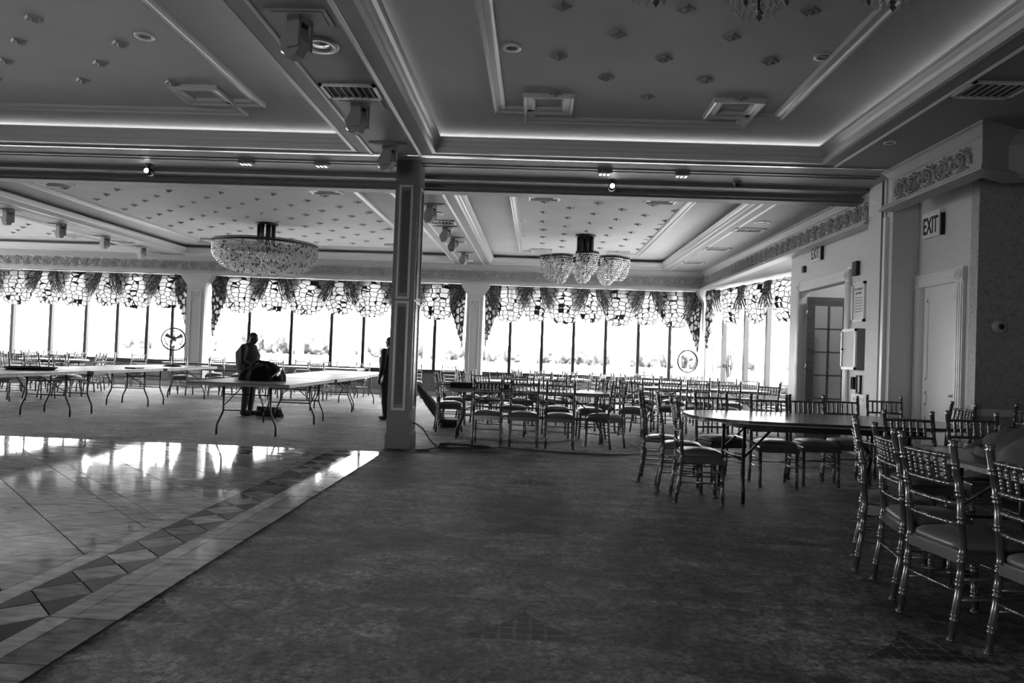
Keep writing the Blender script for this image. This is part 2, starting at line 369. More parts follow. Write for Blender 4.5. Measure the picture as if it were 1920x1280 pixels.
for i in range(len(us) - 1):
    for j in range(len(vs_) - 1):
        q = [(u, v) for (u, v) in ((us[i], vs_[j]), (us[i + 1], vs_[j]), (us[i + 1], vs_[j + 1]), (us[i], vs_[j + 1]))]
        p = clip([((u - v) * C45, (u + v) * C45) for u, v in q], IX0, IX1, IY0, IY1)
        if len(p) >= 3:
            A = abs(sum(p[k][0] * p[(k + 1) % len(p)][1] - p[(k + 1) % len(p)][0] * p[k][1] for k in range(len(p)))) / 2
            if A > 0.003:
                cx = sum(a for a, b in p) / len(p); cy = sum(b for a, b in p) / len(p)
                cells.append(((cx * cx + cy * cy), p))
def border_side(ax):
    # ax 0: side at X = DX1 running along Y; ax 1: far side at Y = DY1 running along X
    L0, L1 = (DY0, DY1) if ax == 0 else (DX0, DX1); E0 = DX1 if ax == 0 else DY1
    def P(s, t): return (E0 - t, s) if ax == 0 else (s, E0 - t)
    def rect(s0, s1, t0, t1, cut=True):
        s1b = min(s1, L1 - t0)
        if s1b - s0 < 0.02: return None
        q = [P(s0, t0), P(min(s1, L1 - t0), t0), P(min(s1, L1 - t1), t1), P(s0, t1)]
        return q if ax == 0 else q[::-1]
    k = L0
    while k < L1:
        for (t0, t1, m) in ((0.0, 0.22, M_tband), (0.22, 0.337, M_tile[2]), (0.67, 0.795, M_tile[2])):
            q = rect(k, k + 0.497, t0, t1)
            if q: tile(q, random.choice([m, m, M_tile[1]]))
        k += 0.497
    k = L0
    while k < L1 - 0.9:
        a0, a1 = 0.337, 0.67; w = 0.333
        # square panel whose joints run on the diagonal: dark wedge, pale lozenge, dark wedge
        q = lambda s, t: P(k + s, a0 + t)
        dk = M_tdark; dk2 = random.choice([M_tdark, M_tdark2])
        polys = [([q(0.0, 0.0), q(0.333, 0.0), q(0.165, 0.165)], dk), ([q(0.165, 0.165), q(0.333, 0.0), q(0.498, 0.165), q(0.333, 0.333)], random.choice([M_tmid, M_tile[0], M_tile[1]])), ([q(0.498, 0.165), q(0.666, 0.333), q(0.333, 0.333)], dk2)]
        for p, m in polys: tile(p if ax == 0 else p[::-1], m)
        k += 0.333
border_side(0)
for c, p in sorted(cells, key=lambda a: a[0]): tile(p, random.choice(M_tile))
border_side(1)
for nm, (m, b) in far_tiles.items():
    o = b.build('tile_remainder', m, df); o['kind'] = 'stuff'

# ================================================================== CEILING
SO = 3.92; TC = 4.2; CV = 4.112
XR = 6.6
def cbox(name, a, m, label, cat='ceiling'):
    return struct(box(name, a, m), label, cat)
struct(MB().prism([(FX0 - 0.3, FY0 - 0.3), (9.3, FY0 - 0.3), (9.3, 8.8), (7.5, 8.8), (7.5, 14.3), (6.45, 14.3), (5.1, 21.45), (5.1, 22.0), (FX0 - 0.3, 22.0)], TC, TC + 0.1).build('ceiling', M_plaster), 'pale plaster ceiling inside the recessed trays', 'ceiling')
XS = [(-25.3, -24.4), (-11.45, -10.5), (-2.46, -1.46), (3.6, 5.1)]
TX = [(-24.4, -11.45), (-10.5, -2.46), (-1.46, 3.6)]
TYN = (-3.7, 9.4); TYF = (11.65, 21.0)
YS = [(-5.3, -3.7), (9.4, 11.65), (21.0, 21.35)]
sb = MB()
for (a, b) in XS:
    for (c, d) in (TYN, TYF): sb.box(a, b, c, d, SO, CV)
for (c, d) in YS: sb.box(-25.3, 5.1, c, d, SO, CV)
sb.box(5.1, 9.0, -5.3, 8.7, SO, CV)
so = sb.build('ceiling_soffit', M_soffit); struct(so, 'grey painted ceiling soffit dividing the trays', 'ceiling')
core = MB()
for (a, b) in XS: core.box(a + 0.3, b - 0.3, -5.3, 21.3, CV, TC)
for (c, d) in YS: core.box(-25.0, 5.0, c + 0.3, max(d - 0.3, c + 0.32), CV, TC)
core.build('cove_back', M_plaster, so)

CROWN = [(0.0, -0.004), (0.05, -0.004), (0.05, 0.03), (0.035, 0.045), (0.035, 0.07), (0.06, 0.085), (0.075, 0.12), (0.1, 0.15), (0.105, 0.165), (0.12, 0.17), (0.12, 0.192), (0.0, 0.192)]
M_tube = emit('cove_rope_light', 0.9, 1.05)
trays = []
def greek(x0, x1, y0, y1, s=0.345, q=0.43):
    # moulding path with an interlaced square key at each of the four corners
    def corner(cx, cy, dx, dy):  # arriving along y at (cx, cy), leaving along x
        return [(cx, cy - dy * s), (cx + dx * (s + q), cy - dy * s), (cx + dx * (s + q), cy - dy * (s + q)), (cx + dx * s, cy - dy * (s + q)), (cx + dx * s, cy)]
    a = corner(x0, y1, 1, 1); b = corner(x1, y1, -1, 1)[::-1]; c = corner(x1, y0, -1, -1); d = corner(x0, y0, 1, -1)[::-1]
    return a + b + c + d
tn = 0
for yi, (y0, y1) in enumerate((TYN, TYF)):
    for xi, (x0, x1) in enumerate(TX):
        tn += 1
        ring = [(x0, y0, SO), (x1, y0, SO), (x1, y1, SO), (x0, y1, SO)]
        nm = ['over the tiled floor bay', 'over the carpet bay'][yi]
        cr = MB().sweep(ring, CROWN, True).build('trim_%d' % tn, M_crown)
        struct(cr, 'glossy stepped crown moulding round a recessed ceiling tray ' + nm, 'moulding')
        # flat bead on the soffit outside the opening
        MB().sweep([(x0 - 0.2, y0 - 0.16, SO), (x1 + 0.2, y0 - 0.16, SO), (x1 + 0.2, y1 + 0.16, SO), (x0 - 0.2, y1 + 0.16, SO)], [(0.0, 0.0), (0.0, -0.008), (0.008, -0.014), (0.022, -0.014), (0.03, -0.006), (0.04, -0.006), (0.045, 0.0)], True).build('bead', M_crown, cr)
        off = 0.14
        MB().sweep([(x0 - off, y0 - off, CV + 0.012), (x1 + off, y0 - off, CV + 0.012), (x1 + off, y1 + off, CV + 0.012), (x0 - off, y1 + off, CV + 0.012)], [(-0.01, 0), (0.01, 0), (0.01, 0.014), (-0.01, 0.014)], True).build('rope_light', M_tube if yi == 0 else M_white, cr)
        mx = 0.93; my = 0.66
        if yi == 1: gy0, gy1 = y0 + 0.72, y1 - 0.7
        else: gy0, gy1 = y0 + 0.66, y1 - 0.66
        gp = greek(x0 + mx, x1 - mx, gy0, gy1)
        g = MB().sweep([(p[0], p[1], TC) for p in gp], [(-0.065, 0.0), (-0.065, -0.02), (-0.045, -0.035), (-0.03, -0.03), (0.02, -0.03), (0.035, -0.05), (0.06, -0.055), (0.07, -0.03), (0.07, 0.0)], True).build('key_moulding', M_crown, cr)
        trays.append((x0, x1, y0, y1, yi, xi))
# rosettes on the tray ceilings
rb = MB()
for k in range(4):
    a = k * PI / 2
    for s_ in (-1, 1):
        c, s = math.cos(a), math.sin(a)
    pts = []
nP = 16; pr = []
for k in range(nP):
    a = 2 * PI * k / nP; r = 0.062 * (1 + 0.45 * abs(math.cos(2 * a)) ** 2) * (0.86 if k % 2 else 1.0); pr.append((r * math.cos(a), r * math.sin(a)))
vs = [(x, y, 0) for x, y in pr] + [(x * 0.82, y * 0.82, -0.018) for x, y in pr] + [(x * 0.45, y * 0.45, -0.012) for x, y in pr] + [(x * 0.25, y * 0.25, -0.036) for x, y in pr] + [(0, 0, -0.042)]
fs = []
for j in range(3):
    for k in range(nP): fs.append((j * nP + k, j * nP + (k + 1) % nP, (j + 1) * nP + (k + 1) % nP, (j + 1) * nP + k))
for k in range(nP): fs.append((3 * nP + k, 3 * nP + (k + 1) % nP, 4 * nP))
rb = MB(); rb.add(vs, fs); ROS = rb.mesh('rosette', mat('rosette_paint', 0.36, 0.45))
ceil = bpy.data.objects['ceiling']
def rosettes(x0, x1, y0, y1, ax, ay, st=0.502):
    i0 = math.ceil((x0 - ax) / st); i1 = math.floor((x1 - ax) / st)
    for i in range(i0, i1 + 1):
        j0 = math.ceil((y0 - ay) / st); j1 = math.floor((y1 - ay) / st)
        for j in range(j0, j1 + 1):
            if (i + j) % 2: continue
            x, y = ax + i * st, ay + j * st
            if in_view(x, y, TC, 20): link('rosette', ROS, ceil, (x, y, TC))
rosettes(-0.3, 2.5, -2.5, 8.1, 1.107, 7.906)
rosettes(-9.3, -3.9, -2.5, 8.0, -4.64, 6.33)
rosettes(-0.3, 2.6, 12.9, 19.6, 1.05, 13.46)
rosettes(-9.3, -3.6, 13.2, 19.6, -8.13, 13.52)
rosettes(-17.4, -12.6, 13.2, 19.6, -12.6, 13.52)

# cross beam with the folding-partition track
bt = MB(); bt.box(-25.0, 4.9, 10.62, 11.64, SO - 0.05, SO); bt.box(-25.0, 4.9, 10.95, 11.4, SO - 0.1, SO - 0.05); bt.box(-25.0, 4.9, 11.05, 11.3, SO - 0.125, SO - 0.1)
bo = bt.build('trim_7', M_beam); struct(bo, 'stepped cross beam spanning the ballroom above the pillar', 'beam')
MB().box(-25.0, 4.55, 9.52, 9.56, SO - 0.016, SO).box(-25.0, 4.55, 9.5, 9.6, SO - 0.006, SO).build('edge_strip', M_steel, bo)
MB().box(-25.0, 4.55, 9.93, 9.97, SO - 0.012, SO).box(-25.0, 4.55, 10.06, 10.1, SO - 0.012, SO).build('track_lip', M_grey, bo)
MB().box(-25.0, 4.55, 9.97, 10.06, SO - 0.006, SO).build('track_slot', M_black, bo)

# ================================================================== FRIEZES (scroll relief)
def scroll_mesh():
    b = MB(); n = 34; c0 = -0.03
    b.tube([(c0 + 0.105 * (1 - 0.8 * k / (n - 1)) * math.cos(0.6 + 12.5 * k / (n - 1)), -0.01, 0.105 * (1 - 0.8 * k / (n - 1)) * math.sin(0.6 + 12.5 * k / (n - 1))) for k in range(n)], [0.015 - 0.006 * k / (n - 1) for k in range(n)], 5)
    b.tube([(c0 + 0.09 + 0.11 * t, -0.01, 0.06 - 0.13 * t + 0.05 * math.sin(t * 3.1)) for t in [k / 8 for k in range(9)]], [0.016 - 0.006 * k / 8 for k in range(9)], 5)
    b.ell((c0, -0.014, 0), (0.028, 0.016, 0.028), 8, 5)
    for k in range(9):
        a = 0.5 + k * 0.62; r = 0.122; t = a - 0.9
        b.ell((c0 + r * math.cos(a), -0.008, r * math.sin(a)), (0.034, 0.011, 0.013), 6, 4, Matrix.Rotation(-t, 3, 'Y'))
    for (x, z, a) in ((0.12, 0.09, 0.5), (0.14, 0.03, 0.1), (0.1, -0.1, -0.5), (0.15, -0.06, -0.2), (0.06, 0.11, 1.1)):
        b.ell((x, -0.008, z), (0.035, 0.011, 0.014), 6, 4, Matrix.Rotation(-a, 3, 'Y'))
    return b.mesh('scroll', M_relief)
SCROLL = scroll_mesh()
# section in (side, z): side to the left of travel = into the room
ENT = [(0.0, 0.0), (0.22, 0.0), (0.22, 0.03), (0.19, 0.055), (0.19, 0.075), (0.12, 0.09), (0.06, 0.1), (0.05, 0.44), (0.08, 0.46), (0.1, 0.48), (0.16, 0.53), (0.2, 0.545), (0.2, 0.56), (0.0, 0.56)]
def entab(name, path, z0, label, scale=1.0, scrolls=True, step=0.52, skip=()):
    o = MB().sweep([(p[0], p[1], z0) for p in path], [(a, b * scale) for a, b in ENT]).build(name, M_frieze)
    struct(o, label, 'frieze')
    if scrolls:
        for i in range(len(path) - 1):
            if i in skip: continue
            a, b = Vector(path[i]), Vector(path[i + 1]); L = (b - a).length; d = (b - a) / L; nrm = Vector((-d.y, d.x)); n = int((L - 0.1) / step)
            for k in range(n):
                p = a + d * ((L - n * step) / 2 + step * (k + 0.5)) + nrm * 0.056
                if not in_view(p.x, p.y, z0 + 0.3, 30): continue
                s = link('scroll', SCROLL, o, (p.x, p.y, z0 + 0.265 * scale), math.atan2(-d.y, -d.x))
                s.scale = (1.0, 1.7, -1.0 if k % 2 else 1.0)
    return o
ZE = 3.37
entab('trim_8', [(4.95, 21.32), (-25.0, 21.32)], ZE, 'frieze of scroll relief running above the river windows', 0.98, step=0.3)
entab('trim_9', [(4.87, 10.62), (4.87, 21.3)], 3.40, 'scroll frieze above the double glass door and corner windows', 0.93, step=0.34)
entab('trim_10', [(5.35, 7.95), (5.05, 8.1), (4.72, 7.9), (4.68, 7.88), (4.68, 9.75)], 3.40, 'scroll frieze above the closed white door', 0.93, step=0.34)
# underside of the far frieze out to the window heads
cbox('ceiling_window_head', (-25.0, 5.2, 21.35, 22.1, ZE + 0.01, TC), M_soffit, 'soffit above the river windows')
struct(MB().prism([(4.9, 14.3), (6.45, 14.3), (5.1, 21.5), (4.9, 21.5)], 3.42, TC).build('ceiling_corner', M_soffit), 'soffit above the angled corner windows', 'ceiling')

# ================================================================== WALLS
def wbox(name, a, m, label): return struct(box(name, a, m), label, 'wall')
wr = wbox('wall_right', (4.9, 5.05, 10.0, 11.55, 0, TC), M_wallp, 'pale damask wallpaper wall with framed notice and cabinet')
wbox('wall_right_beyond_door', (4.9, 5.05, 13.9, 14.3, 0, TC), M_wallp, 'narrow wallpaper wall between glass door and corner windows')
wbox('wall_right_over_door', (4.9, 5.05, 11.55, 13.9, 2.72, TC), M_wallp, 'wallpaper wall above the glass door')
wbox('wall_right_recess', (5.1, 5.25, 8.77, 8.985, 0, TC), M_wallp, 'wallpaper strip beside the closed white door')
wbox('wall_right_recess_far', (5.1, 5.25, 9.875, 9.96, 0, TC), M_wallp, 'wallpaper strip on the far side of the closed white door')
wbox('wall_right_recess_over', (5.1, 5.25, 8.985, 9.875, 2.435, TC), M_wallp, 'wallpaper wall carrying the exit sign above the white door')
wbox('wall_right_return', (4.75, 5.25, 9.96, 10.12, 0, TC), M_wallp, 'dark leaf wallpaper return beside the white door')
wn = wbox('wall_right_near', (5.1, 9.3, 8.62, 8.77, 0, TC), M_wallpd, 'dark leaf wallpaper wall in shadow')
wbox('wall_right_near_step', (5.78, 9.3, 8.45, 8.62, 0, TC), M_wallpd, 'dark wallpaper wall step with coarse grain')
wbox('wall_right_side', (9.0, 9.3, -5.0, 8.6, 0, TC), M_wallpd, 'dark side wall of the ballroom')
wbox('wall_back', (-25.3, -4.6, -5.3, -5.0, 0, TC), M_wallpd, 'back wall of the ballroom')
wbox('wall_back_end', (-3.3, 9.3, -5.3, -5.0, 0, TC), M_wallpd, 'back wall of the ballroom beside the added fill-light opening')
wbox('wall_back_head', (-4.6, -3.3, -5.3, -5.0, 2.4, TC), M_wallpd, 'back wall above the added fill-light opening')
pk = MB().box(4.72, 4.9, 10.12, 10.62, 0, SO).build('wall_partition_pocket', M_wallp); struct(pk, 'pocket pilaster for the folding partition', 'wall')
box('pocket_slot', (4.716, 4.74, 10.16, 10.22, 0, SO), M_black, pk)
box('pocket_edge', (4.70, 4.76, 10.06, 10.13, 0, 3.4), M_trimw, pk)
# small room behind the glass door
wbox('wall_lobby_back', (7.4, 7.5, 10.12, 14.3, 0, TC), mat('lobby_paint', 0.45, 0.6), 'lobby wall seen through the open glass door')
wbox('wall_lobby_near', (4.95, 7.5, 10.12, 10.2, 0, TC), MATS['lobby_paint'], 'near lobby wall')
wbox('wall_lobby_far', (5.05, 7.5, 14.2, 14.3, 0, TC), MATS['lobby_paint'], 'far lobby wall')
# left side: window wall continues round the room
wbox('wall_left_near', (-25.3, -25.0, -5.0, 11.2, 0, TC), M_wallp, 'wallpaper side wall of the dance floor bay')
wbox('wall_left', (-25.3, -25.0, 11.2, 22.1, 0, 0.75), M_wainscot, 'low wall under the side windows')
wbox('wall_left_head', (-25.3, -25.0, 11.2, 22.1, 3.37, TC), M_soffit, 'wall above the side windows')
wl = MB()
for y in (11.2, 15.5, 21.5): wl.box(-25.3, -25.0, y, y + 0.5, 0.75, 3.37)
struct(wl.build('wall_left_piers', M_colf), 'piers between the side windows', 'wall')

# chair rail and lower panels on the exit wall
cr_ = MB().box(4.875, 4.9, 10.62, 11.4, 0.78, 0.92).build('trim_11', M_trimw); struct(cr_, 'carved chair rail on the wallpaper wall', 'trim')
for k in range(9): box('dentil', (4.868, 4.878, 10.66 + k * 0.08, 10.71 + k * 0.08, 0.82, 0.88), M_trimw, cr_)
b_ = MB().box(4.88, 4.9, 10.62, 11.4, 0, 0.16).build('baseboard_right', M_trimw); struct(b_, 'white baseboard under the wallpaper wall', 'baseboard')
struct(MB().box(5.1, 6.5, 8.59, 8.62, 0.82, 0.9).build('trim_12', M_trimw), 'chair rail on the dark wallpaper wall', 'trim')

# ---- door casings (fluted, with bullseye corner blocks)
def casing(name, X, ya, yb, zt, label, w=0.16):
    t = MB()
    for y0, y1 in ((ya - w, ya), (yb, yb + w)):
        t.box(X - 0.035, X, y0, y1, 0, zt)
        for k in range(3): t.box(X - 0.045, X - 0.035, y0 + 0.025 + k * 0.042, y0 + 0.047 + k * 0.042, 0.2, zt - 0.02)
    t.box(X - 0.035, X, ya, yb, zt, zt + w)
    for k in range(3): t.box(X - 0.045, X - 0.035, ya + 0.02, yb - 0.02, zt + 0.025 + k * 0.042, zt + 0.047 + k * 0.042)
    o = t.build(name, M_trimw); struct(o, label, 'door casing')
    for yc in (ya - w / 2, yb + w / 2):
        c = MB().box(X - 0.05, X, yc - w / 2 - 0.006, yc + w / 2 + 0.006, zt - 0.006, zt + w + 0.006)
        bl = c.build('corner_block', M_trimw, o)
        ring = MB()
        for r in (0.065, 0.035):
            ring.tube([(X - 0.052, yc + r * math.cos(a), zt + w / 2 + r * math.sin(a)) for a in [2 * PI * k / 16 for k in range(17)]], 0.007, 5)
        ring.ell((X - 0.052, yc, zt + w / 2), (0.012, 0.018, 0.018), 8, 5); ring.build('bullseye', M_trimw, bl)
    MB().box(X, X + 0.15, ya - 0.02, ya, 0, zt).box(X, X + 0.15, yb, yb + 0.02, 0, zt).box(X, X + 0.15, ya, yb, zt, zt + 0.02).build('jamb', M_trimw, o)
    return o
casing('trim_13', 4.9, 11.72, 13.74, 2.7, 'white fluted casing round the glass door')
casing('trim_14', 5.1, 9.0, 9.86, 2.42, 'white fluted casing round the closed door')
# glass door leaf, swung open into the lobby at the far jamb
dl = thing('door_1', 'dark wooden door with glass panes standing open into the lobby', 'door', (4.98, 13.62, 0)); dl['kind'] = 'structure'
DW, DH = 0.76, 2.6
MB().box(0, DW, -0.02, 0.02, DH - 0.16, DH).box(0, DW, -0.02, 0.02, 0.0, 0.3).box(0, 0.14, -0.02, 0.02, 0.3, DH - 0.16).box(DW - 0.1, DW, -0.02, 0.02, 0.3, DH - 0.16).build('leaf', M_doorwood, dl)
pz0, pz1, px0, px1 = 0.3, DH - 0.16, 0.14, DW - 0.1; nr = 5
mt = MB().box((px0 + px1) / 2 - 0.018, (px0 + px1) / 2 + 0.018, -0.018, 0.018, pz0, pz1)
for k in range(1, nr): z = pz0 + (pz1 - pz0) * k / nr; mt.box(px0, px1, -0.018, 0.018, z - 0.014, z + 0.014)
mt.build('muntin', M_doorwood, dl)
for k in range(nr):
    for c in range(2):
        xa = px0 if c == 0 else (px0 + px1) / 2; xb = (px0 + px1) / 2 if c == 0 else px1
        box('pane', (xa, xb, -0.003, 0.003, pz0 + (pz1 - pz0) * k / nr, pz0 + (pz1 - pz0) * (k + 1) / nr), M_glass, dl)
for z in (0.4, 1.3, 2.3): MB().lathe([(0.012, z - 0.05), (0.012, z + 0.05)], 8, (-0.012, -0.02, 0)).build('hinge', M_steel, dl)
MB().tube([(DW - 0.05, -0.02, 1.05), (DW - 0.05, -0.06, 1.05), (DW - 0.15, -0.06, 1.05)], 0.01, 6).build('handle', M_steel, dl)
# closed white door
d2 = thing('door_2', 'closed white panelled door under the exit sign', 'door', (5.14, 9.43, 0)); d2['kind'] = 'structure'
MB().box(0, 0.04, -0.43, 0.43, 0, 2.42).build('leaf', M_white, d2)
for z0, z1 in ((0.2, 0.72), (0.86, 1.05), (1.2, 2.25)):
    f_ = MB()
    f_.box(-0.012, 0, -0.33, 0.33, z0, z0 + 0.03).box(-0.012, 0, -0.33, 0.33, z1 - 0.03, z1).box(-0.012, 0, -0.33, -0.3, z0, z1).box(-0.012, 0, 0.3, 0.33, z0, z1)
    f_.build('panel_moulding', M_white, d2)
MB().lathe([(0.012, 0), (0.012, 0.04), (0.028, 0.05), (0.03, 0.075), (0.012, 0.09)], 10, (-0.09, -0.37, 1.02), 'x').build('knob', M_steel, d2)

# ================================================================== WINDOWS
wi = [0]
def window_bay(p0, p1, mull, label, z0=0.72, z1=3.37, panes=True):
    """p0 -> p1 in plan, room on the left of travel; mull = distances of the mullions along the run"""
    wi[0] += 1
    a, b = Vector(p0), Vector(p1); L = (b - a).length; d = (b - a) / L; ang = math.atan2(d.y, d.x)
    t = thing('window_%d' % wi[0], label, 'window', (a.x, a.y, 0), ang); t['kind'] = 'structure'
    fr = MB().box(0, L, -0.04, 0.04, z0, z0 + 0.06).box(0, L, -0.04, 0.04, z1 - 0.06, z1).build('window_frame', M_mull, t)
    box('sill', (0, L, -0.06, 0.12, z0 - 0.05, z0), M_mull, t)
    for m in mull: box('mullion', (m - 0.045, m + 0.045, -0.05, 0.07, z0 + 0.06, z1 - 0.06), M_mull, t)
    e = [0] + list(mull) + [L]
    for k in range(len(e) - 1): box('pane', (e[k] + 0.03, e[k + 1] - 0.03, -0.004, 0.004, z0 + 0.06, z1 - 0.06), M_glass, t)
    # wainscot under the sill, one panel under each pane
    wb = box('wainscot', (0, L, -0.08, 0.02, 0, z0 - 0.05), M_wainscot, t)
    for k in range(len(e) - 1): box('wainscot_panel', (e[k] + 0.08, e[k + 1] - 0.08, 0.02, 0.035, 0.18, z0 - 0.13), M_wainscot, wb)
    box('baseboard', (0, L, 0.02, 0.05, 0, 0.12), M_colf, wb)
    return t
YW = 21.9
window_bay((-4.6, -5.15), (-3.3, -5.15), [0.65], 'unseen glazed opening added in the back wall to let in fill light', 0.12, 2.4)  # opening added behind the camera to light the surfaces that face it
window_bay((4.95, YW), (-1.66, YW), [4.95 - x for x in (3.957, 3.019, 2.046, 1.086, 0.139, -0.826)], 'run of tall windows over the river behind the seven-lobed chandelier')
window_bay((-2.06, YW), (-9.85, YW), [-2.06 - x for x in (-3.107, -4.2, -5.279, -6.262, -7.493, -8.796)], 'run of tall windows over the river behind the standing man')
window_bay((-10.4, YW), (-18.3, YW), [-10.4 - x for x in (-11.19, -11.973, -12.909, -13.898, -15.008, -16.223, -17.2)], 'run of tall windows over the river beside the table fan')
window_bay((-18.95, YW), (-25.0, YW), [0.9, 1.9, 2.9, 3.9, 4.9], 'run of tall windows over the river past the end column')
window_bay((6.35, 14.3), (5.02, 21.4), [2.3, 3.75, 4.9, 6.2], 'angled corner windows beside the glass door')

# ---- columns between the window bays
def column(x0, x1, label, y0=21.12, y1=21.85):
    t = thing('wall_column', label, 'column', ((x0 + x1) / 2, y0, 0)); t['kind'] = 'structure'
    w = (x1 - x0) / 2; D = y1 - y0
    MB().box(-w, w, 0, D, 0, 3.4).build('shaft', M_colf, t)
    MB().box(-w - 0.03, w + 0.03, -0.03, D, 0, 0.2).build('plinth', M_colf, t)
    cap = MB(); prof = [(0.0, 3.0), (0.01, 3.05), (0.06, 3.12), (0.13, 3.22), (0.17, 3.3), (0.17, 3.37)]
    for k in range(len(prof) - 1):
        a, b = prof[k], prof[k + 1]
        cap.add([(-w - a[0], -a[0] * 0.3, a[1]), (w + a[0], -a[0] * 0.3, a[1]), (w + a[0], D, a[1]), (-w - a[0], D, a[1]), (-w - b[0], -b[0] * 0.3, b[1]), (w + b[0], -b[0] * 0.3, b[1]), (w + b[0], D, b[1]), (-w - b[0], D, b[1])], [(0, 1, 5, 4), (1, 2, 6, 5), (3, 0, 4, 7), (2, 3, 7, 6)])
    cap.build('capital', M_colf, t)
    f = MB(); pw = w * 0.62; t_ = 0.028
    f.box(-pw, -pw + t_, -0.018, 0, 0.45, 2.86).box(pw - t_, pw, -0.018, 0, 0.45, 2.86).box(-pw, pw, -0.018, 0, 2.86, 2.86 + t_).box(-pw, pw, -0.018, 0, 0.42, 0.45)
    f.add([(-pw + t_, -0.014, 2.6), (0, -0.014, 2.8), (0, -0.014, 2.83), (-pw + t_, -0.014, 2.64), (-pw + t_, 0, 2.6), (0, 0, 2.8), (0, 0, 2.83), (-pw + t_, 0, 2.64)], [(0, 1, 2, 3), (0, 4, 5, 1), (3, 2, 6, 7)])
    f.add([(pw - t_, -0.014, 2.6), (0, -0.014, 2.8), (0, -0.014, 2.83), (pw - t_, -0.014, 2.64), (pw - t_, 0, 2.6), (0, 0, 2.8), (0, 0, 2.83), (pw - t_, 0, 2.64)], [(3, 2, 1, 0), (0, 1, 5, 4), (3, 7, 6, 2)])
    f.build('panel_frame', M_pilltrim, t)
    return t
column(-2.1, -1.62, 'white column between the windows behind the vacuum cleaner')
column(-10.42, -9.88, 'white column between the windows behind the plank tables')
column(4.78, 5.2, 'white corner column between river windows and angled windows')
column(-18.9, -18.35, 'white column at the end of the window row')

# ---- the free-standing pillar
pt = thing('wall_pillar', 'dark square pillar with pale panel mouldings beside the dance floor', 'pillar', (-1.845, 9.78, 0)); pt['kind'] = 'structure'
PW, PD = 0.155, 0.5
MB().box(-PW, PW, 0, PD, 0.2, SO).build('shaft', M_pill, pt)
MB().box(-PW - 0.012, PW + 0.012, -0.012, PD + 0.012, 0, 0.19).box(-PW - 0.006, PW + 0.006, -0.006, PD + 0.006, 0.19, 0.21).build('plinth', M_pill, pt)
def pframe(axis, off, c0, c1, z0, z1, w=0.03, parent=pt):
    for (a, b, e, f) in ((c0, c0 + w, z0, z1), (c1 - w, c1, z0, z1), (c0 + w, c1 - w, z0, z0 + w), (c0 + w, c1 - w, z1 - w, z1)):
        if axis == 'y': box('panel_moulding', (a, b, off - 0.016, off, e, f), M_pilltrim, parent)
        else: box('panel_moulding', (off, off + 0.016, a, b, e, f), M_pilltrim, parent)
for z0, z1 in ((0.52, 2.0), (2.03, 3.58)):
    pframe('y', 0.0, -0.1, 0.09, z0, z1); pframe('x', PW, 0.08, 0.42, z0, z1)
    box('recessed_panel', (-0.055, 0.045, -0.006, 0.0, z0 + 0.08, z1 - 0.08), mat('pillar_panel_dark', 0.05, 0.45), pt)
for z in (0.3, 0.66): box('outlet', (PW, PW + 0.008, 0.12, 0.19, z, z + 0.11), M_white, pt)

# ================================================================== OUTSIDE
M_deck = mat('terrace_paving', 0.35, 0.8, nscale=4, namt=0.2)
struct(MB().box(-60, 40, 22.0, 34, -0.35, -0.12).box(5.3, 40, 14.4, 22.0, -0.35, -0.21).build('terrace', M_deck), 'pale terrace outside the windows', 'terrace')
struct(MB().box(-400, 400, 34, 600, -8.3, -8.0).build('river', mat('river_water', 0.25, 0.12)), 'broad calm river beyond the terrace', 'river')
struct(MB().box(-900, 900, 560, 1200, -8.2, -5.0).build('far_shore', mat('shore_ground', 0.18, 0.9)), 'low far bank of the river', 'shore')
M_leaf = mat('foliage', 0.13, 0.9, nscale=6, namt=0.5)
def blob_mesh(name, r, h, seed, n=18, m=10, rough=0.35):
    b = MB(); vs = []; fs = []
    for j in range(m + 1):
        t = PI * j / m
        for k in range(n):
            a = 2 * PI * k / n; p = Vector((math.sin(t) * math.cos(a), math.sin(t) * math.sin(a), math.cos(t)))
            q = 1 + rough * noise.noise(p * 2.3 + Vector((seed * 7.1, 0, 0))) + rough * 0.6 * noise.noise(p * 6 + Vector((0, seed * 3.3, 0)))
            vs.append((p.x * r * q, p.y * r * q, h * 0.55 + p.z * h * 0.5 * q))
    for j in range(m):
        for k in range(n): fs.append((j * n + k, (j + 1) * n + k, (j + 1) * n + (k + 1) % n, j * n + (k + 1) % n))
    b.add(vs, fs, True); return b.mesh(name, M_leaf)
TREES = [blob_mesh('crown', 6.0, 12, s_, 30, 18, 0.5) for s_ in range(5)]
TRK = MB().lathe([(0.6, 0), (0.4, 5)], 8).mesh('trunk', mat('bark', 0.08, 0.9))
k = 0
for row in range(3):
    x = -330.0 + row * 6
    while x < 250:
        s_ = 0.6 + random.random() * 0.75
        t = thing('tree', 'leafy tree on the far river bank', 'tree', (x, 575 + row * 26, -5.0), random.random() * 6, 'trees on the far bank')
        t.scale = (s_, s_, s_ * (1.05 + 0.8 * random.random()))
        link('crown', TREES[k % 5], t); link('trunk', TRK, t); k += 1; x += 12 * s_ + 3 + random.random() * 5
# hazy bridge down river
br = thing('bridge', 'long bridge crossing the river far away', 'bridge', (0, 0, 0))
MB().box(-420, -60, 470, 474, 26, 29).build('deck', mat('bridge_concrete', 0.5, 0.8), br)
for xx_ in range(-410, -60, 42): MB().box(xx_, xx_ + 4, 469, 475, -8, 26).build('pier', MATS['bridge_concrete'], br)
